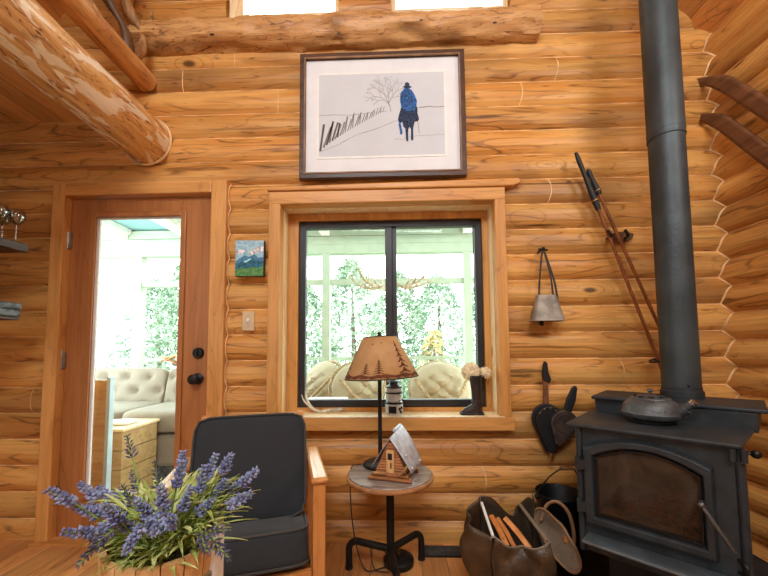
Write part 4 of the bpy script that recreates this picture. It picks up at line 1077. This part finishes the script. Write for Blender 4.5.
b = B(); b.tube([flap(i/32, 1.) for i in range(33)], .006, 8, False); b.build('bound_edge', M_leather, fl)
b = B(); b.box(.186, .2, -.075, -.069, .255, .28); tag(b.build('leather_tag', M_kind, fl), 'small tan leather tag')
def rightp(u, v):
    y = lerp(-.10, .095, u); top = lerp(.27, .40, u)-.12*math.sin(u*PI); z = lerp(0, top, v); x = .118+.03*math.sin(u*PI)*math.sin(v*PI)
    p = Vector((x, y, z)); return p+wv(*p, .01)*v
b = B(); b.grid(rightp, 18, 12); b.build('end_gusset', M_canvd, t, solid=.004)
b = B(); b.grid(lambda u, v: (lerp(-.15, .12, u), lerp(-.11, .10, v), .006), 4, 4); b.build('bag_bottom', M_canvd, t, solid=.006)
b = B(); b.tube(curve([(.13, .02, .30), (.16, .03, .365), (.205, .02, .385), (.245, .0, .345), (.25, -.03, .26), (.225, -.05, .17)], 6), .008, 8, flat=.5); b.build('shoulder_strap', M_leather, t)
b = B(); b.tube([(-.128, .085, .352), (-.125, -.09, .285)], .007, 8); tag(b.build('top_bar', M_white, t), 'pale carrier bar')
b = B(); b.tube([(.055, .085, .345), (.105, -.095, .27)], .008, 8); b.build('top_bar', M_canvg, t)
for i, (x, xx, z, rr, lab) in enumerate(((-.095, -.06, .31, .014, 'leftmost split kindling stick in the canvas bag'), (-.065, -.025, .30, .011, 'middle thin kindling stick in the canvas bag'), (-.03, .04, .30, .017, 'rightmost and widest kindling stick in the canvas bag'))):
    b = B(); p = Vector((.545+x, -.37+.045, FZ+z)); q = Vector((.545+xx, -.37-.07, FZ+z-.075)); d = (q-p).normalized()
    p2 = p+d*.30*.0; b.M = Matrix.Translation(-p2)
    b.tube([p, p.lerp(q, .5)+Vector((.002, 0, .003)), q+Vector((0, 0, 0))], [rr, rr*1.08, rr], 5 if i < 2 else 4, flat=.75)
    o = b.build('kindling_stick', M_kind, None, loc=p2, bevel=.002); tag(o, lab, 'kindling', 'kindling in the canvas bag')

# ------------------------------------------------------------------ porch (sunroom)
b = B(); b.box(-5, 4, .2, 2.35, -.05, .02); struct(b, 'floor_porch', M_sfloor)
PY = 2.0
b = B()
for x in (-4.6, -3.08, -.80, .865, 2.4): b.box(x-.045, x+.045, PY-.05, PY+.05, 0.02, 2.289)
struct(b, 'wall_porch', M_mint)
b = B(); b.box(-5, 4, PY-.03, PY+.03, 1.925, 1.985); b.box(-5, 4, PY-.055, PY+.055, 2.29, 2.495); b.box(-5, 4, PY-.065, PY-.05, 2.40, 2.46); b.box(-5, 4, PY-.062, PY+.1, 2.501, 2.60); struct(b, 'trim_4', M_mint)
b = B(); b.box(-5, 4, .2, PY+.2, 2.62, 2.67); struct(b, 'ceiling_porch', M_ceilb)
b = B()
for x in (-4.4, -3.25, -2.45, -1.6, -.80, .865, 1.7):
    b.box(x-.05, x+.05, .21, PY-.066, 2.502, 2.618); b.box(x-.09, x-.0505, .21, PY-.066, 2.56, 2.617); b.box(x+.0505, x+.09, .21, PY-.066, 2.56, 2.617)
struct(b, 'trim_5', M_white)
t = E('deck_railing', 'pale green railing with thin balusters outside the porch', 'railing', (-.5, 2.3, .0))
b = B(); b.box(-4.5, 4.5, -.02, .02, 1.02, 1.06); b.build('top_rail', M_mint, t)
b = B(); b.box(-4.5, 4.5, -.015, .015, .12, .15); b.build('bottom_rail', M_mint, t)
bal = None
for i in range(80):
    x = -4.2+i*.102
    if bal is None: b = B(); b.box(-.009, .009, -.009, .009, .15, 1.02); bal = b.build('baluster', M_mint, t); bal.location = (x, 0, 0)
    else: o = bal.copy(); C.objects.link(o); o.location = (x, 0, 0)
# sofa
t = E('porch_sofa', 'oatmeal tufted sofa on the porch seen through the door glass', 'sofa', (-2.35, 1.25, .02))
b = B(); b.box(-.95, .95, -.40, .35, .16, .42); b.build('base', M_sofa, t, bevel=.03)
b = B(); b.box(-.92, .92, -.36, .3, .0, .16); b.build('plinth', M_greybox, t)
for s in (-1, 1):
    b = B(); b.M = Matrix.Translation((s*.47, -.06, .53)); b.cushion(.465, .37, .10, 10, 8, .08, 2); b.build('seat_cushion', M_sofa, t)
    def dm(x, z):
        d = 1.
        for i in range(4):
            for j in range(3):
                cx = -.75+i*.5+(.25 if j % 2 else 0)-.12; cz = -.6+j*.6
                d -= .55*math.exp(-(((x-cx)*.46)**2+((z-cz)*.24)**2)/.0016)+.0
        return max(.3, d)
    b = B(); b.M = Matrix.Translation((s*.47, .26, .71)) @ Matrix.Rotation(R(-12), 4, 'X'); b.cushion(.465, .11, .24, 26, 8, .1, 1, dm); b.build('back_cushion', M_sofa, t)
    b = B(); b.box(s*.98-.07, s*.98+.07, -.4, .36, .1, .66); b.build('sofa_arm', M_sofa, t, bevel=.03)
t = E('birdhouse_ornament', 'rustic driftwood birdhouse perched on the porch sofa back', 'ornament', (-2.29, 1.53, .965), R(8))
b = B(); b.box(-.05, .05, -.045, .045, 0, .09); b.prism([(-.05, .09), (.05, .09), (0, .13)], -.045, .045); hb = b.build('body', M_enam, t)
b = B(); b.M = Matrix.Translation((0, -.046, .055)) @ Matrix.Rotation(PI/2, 4, 'X'); b.lathe([(.026, -.004), (.026, .004)], 20); b.build('opening', M_greybox, t)
for s in (-1, 1):
    b = B(); b.prism([(0, .13), (s*.085, .075), (s*.085, .088), (0, .147)], -.07, .07); b.build('roof_board', M_chest, t)
b = B(); b.tube(curve([(-.14, -.03, .075), (-.09, -.05, .10), (-.03, -.06, .085), (.02, -.055, .05)], 5), [.008]*10+[.012]*6, 7); b.tube(curve([(-.13, -.02, .12), (-.07, -.05, .115), (.0, -.06, .12)], 5), .01, 7); b.build('driftwood', M_branch, t)
t = E('pine_chest', 'light pine storage box on the porch floor before the sofa', 'box', (-2.09, .62, .0))
b = B()
for i in range(4): b.box(-.16, .13, -.19, .17, .03+i*.135, .16+i*.135)
b.build('box_body', M_chest, t, bevel=.003)
b = B(); b.box(-.175, .145, -.205, .185, .57, .59); b.build('lid', M_pale, t, bevel=.003)
b = B(); b.box(-.06, .02, -.20, -.188, .40, .42); b.build('latch', M_black, t)
tag(B().cushion(.11, .08, .012, 8, 6, .1).build('folded_cloth', M_white, loc=(-2.12, .60, .603)), 'folded white cloth on top of the pine storage box', 'cloth')
t = E('room_divider', 'tall narrow pine divider with a pale blue edge standing just outside the door', 'divider', (-2.0, .30, .02))
b = B(); b.box(-.14, .035, -.012, .012, .0, .93); b.build('board', M_chest, t, bevel=.003)
b = B(); b.box(.035, .062, -.02, .02, .0, .95); b.build('edge_strip', M_pblue, t, bevel=.003)
# porch chairs
def porch_chair(loc, rz, lab):
    t = E('porch_chair', lab, 'chair', loc, rz, 'cream chairs on the porch')
    b = B()
    def fn(u, v):
        a = 2*PI*u; x = .27*v*math.cos(a); z = .24*v*math.sin(a); return (x, .16+.05*(1-v*v)*-1+.035*math.sin(z*52)*math.cos(x*40)*(1-v*v)-.10*(1-v*v)+.22*z, .74+z)
    b.grid(fn, 36, 8); b.build('back_cushion', M_cream, t, solid=.06)
    b = B(); b.tube([(.285*math.cos(2*PI*i/36), .21+.22*.25*math.sin(2*PI*i/36), .74+.255*math.sin(2*PI*i/36)) for i in range(37)], .018, 8, False); b.build('hoop_frame', M_wick, t)
    for s in (-1, 1):
        b = B(); b.tube(curve([(s*.24, .05, .86), (s*.15, -.05, .72), (s*.02, -.08, .60)], 5), .016, 8); b.build('brace', M_wick, t)
        for y in (-.2, .2): b = B(); b.tube([(s*.2, y, 0), (s*.22, y*.9, .42)], .018, 8); b.build('leg', M_wick, t)
    b = B(); b.M = Matrix.Translation((0, -.03, .46)); b.cushion(.27, .25, .06, 10, 6, .15); b.build('seat_cushion', M_cream, t)
    return t
pc = porch_chair((.43, 1.12, .02), R(0), 'cream round backed chair on the porch right of the lamp')
dup(pc, (-.27, 1.22, .02), R(28), 'cream round backed chair on the porch behind the left part of the lampshade')
dup(pc, (-.87, 1.62, .02), R(-35), 'cream round backed chair on the porch at the left edge of the window')
t = E('porch_table', 'pale low table on the porch behind the antler', 'table', (-.56, .80, .02))
b = B(); b.box(-.16, .16, -.12, .12, .70, .725); b.build('tabletop', M_white, t, bevel=.004)
for sx in (-1, 1):
    for sy in (-1, 1): b = B(); b.box(sx*.14-.012, sx*.14+.012, sy*.1-.012, sy*.1+.012, 0, .70); b.build('leg', M_white, t)
b = B(); b.box(-.14, .14, -.1, .1, .60, .64); b.build('lower_shelf', M_pblue, t)
# antler chandelier
t = E('antler_chandelier', 'antler chandelier hanging from the porch ceiling beyond the window', 'chandelier', (-.02, 1.16, 1.76))
for i, (a, L, up) in enumerate(((175, .42, .10), (205, .34, .12), (5, .40, .04), (-25, .36, .05), (90, .3, .1), (120, .36, .06))):
    c, s = math.cos(R(a)), math.sin(R(a)); b = B()
    q = curve([(0, 0, .02), (c*L*.35, s*L*.35, -.035), (c*L*.7, s*L*.7, -.01), (c*L, s*L, up)], 6); b.tube(q, [lerp(.020, .006, k/(len(q)-1)) for k in range(len(q))], 9)
    for f in (.35, .55, .75):
        p = q[int(f*(len(q)-1))]; b.tube(curve([p, p+Vector((c*.05, s*.05, .05)), p+Vector((c*.04, s*.04, .12))], 4), [.011, .01, .009, .008, .007, .006, .005, .004, .003], 7)
    b.build('antler', M_antler, t)
b = B(); b.tube([(0, 0, -.03), (0, 0, .16)], .02, 10); b.build('hub', M_branchd, t)
b = B(); b.tube([(0, 0, .15), (0, 0, .86)], .004, 6); b.build('chain', M_nickel, t)

# ------------------------------------------------------------------ outdoors
b = B(); b.box(-30, 30, 2.3, 40, -.9, -.8); struct(b, 'ground', M_grass)
b = B(); b.box(-6, 6, 2.2, 2.6, -.1, .01); struct(b, 'trim_9', M_sfloor)
def tree(nm, loc, h, rad, m, lab, seed, n=4200):
    r = random.Random(seed); t = E(nm, lab, 'tree', loc, 0, 'trees beyond the porch')
    b = B(); b.tube([(0, 0, 0), (.05, 0, h*.4), (0, .05, h*.85)], [.10, .07, .02], 8); b.build('trunk', M_bark, t)
    b = B()
    for i in range(n):
        u = r.random(); z = h*(.08+.92*u); R_ = rad*(1-u)**.55*(.35+.65*r.random()**.5); a = r.uniform(0, 2*PI)
        c = Vector((R_*math.cos(a), R_*math.sin(a), z)); d = Vector((r.gauss(0, 1), r.gauss(0, 1), r.gauss(0, .7))).normalized()
        s = d.orthogonal().normalized()*r.uniform(.012, .034); L = r.uniform(.07, .2); k = Vector((0, 0, -.25*L))
        b.add([c, c+d*L*.5+s, c+d*L+k, c+d*L*.5-s], [(0, 1, 2, 3)], False)
    b.build('crown', m, t, merge=False)
    return t
T = tree('leafy_tree', (-.9, 5.2, -.8), 3.9, 1.25, M_tleaf, 'pale green tree beyond the porch at the left of the window', 1)
T2 = tree('leafy_tree', (1.0, 5.6, -.8), 3.6, 1.3, M_tleaf, 'pale green tree beyond the porch at the right of the window', 2)
tree('dry_tree', (.75, 4.4, -.8), 2.3, .45, M_tleaf2, 'yellowish dry shrub beyond the porch railing right of the window bar', 3, 900)
dup(T, (.1, 6.4, -.8), 2., 'pale green tree beyond the porch behind the window bar')
dup(T2, (-5.4, 5.6, -.8), 1., 'pale green tree beyond the porch at the left of the door glass')
dup(T, (-4.3, 5.0, -.8), .5, 'pale green tree beyond the porch at the right of the door glass')
dup(T2, (-2.2, 6.0, -.8), 2.5, 'pale green tree between the door view and the window view')
dup(T, (2.3, 6.2, -.8), 4., 'pale green tree beyond the porch past the right window frame')

# ------------------------------------------------------------------ light, camera
w = bpy.data.worlds.new('World'); bpy.context.scene.world = w; w.use_nodes = True
bg = w.node_tree.nodes['Background']; bg.inputs[0].default_value = (.93, 1.0, .99, 1); bg.inputs[1].default_value = 7.0
def area(nm, loc, target, sx, sy, power, col):
    l = bpy.data.lights.new(nm, 'AREA'); l.shape = 'RECTANGLE'; l.size = sx; l.size_y = sy; l.energy = power; l.color = col
    o = bpy.data.objects.new(nm, l); C.objects.link(o); o.location = loc
    o.rotation_euler = (Vector(target)-Vector(loc)).to_track_quat('-Z', 'Y').to_euler(); return o
area('daylight_right', (1.80, -1.55, 2.55), (.2, 0, 1.7), .7, .8, 15, (1, .98, .95))
area('daylight_rear', (-.3, -3.9, 4.0), (.1, 0, 2.2), 2.6, 1.2, 130, (.88, .96, 1))
area('fill_left', (-2.65, -3.2, 1.8), (1.7, -.3, 1.9), 1.2, 1.3, 20, (.9, .96, 1))  # added fill that lifts the right wall and stove front
area('porch_fill', (-.1, 1.2, 2.55), (-.1, 1.0, 0), 2.4, 1.2, 20, (.95, 1, .99))  # added fill for the window reveals and porch; the ceiling has no opening
area('porch_fill', (-2.6, 1.2, 2.55), (-2.6, 1.0, 0), 1.2, 1.2, 10, (.95, 1, .99))  # second added fill, over the porch part behind the door glass
cam = bpy.data.cameras.new('camera'); co = bpy.data.objects.new('camera', cam); C.objects.link(co)
cam.sensor_width = 36; cam.lens = 36*f_/768; cam.clip_start = .02; cam.shift_y = 41/768
m = Matrix((Rv, Uv, -Fv)).transposed().to_4x4(); m.translation = CAM; co.matrix_world = m
sc = bpy.context.scene; sc.camera = co
sc.view_settings.view_transform = 'Standard'; sc.view_settings.look = 'None'; sc.view_settings.exposure = 0.1; sc.view_settings.gamma = 1.
sc.view_settings.use_curve_mapping = False
sc.cycles.max_bounces = 8; sc.cycles.transparent_max_bounces = 12
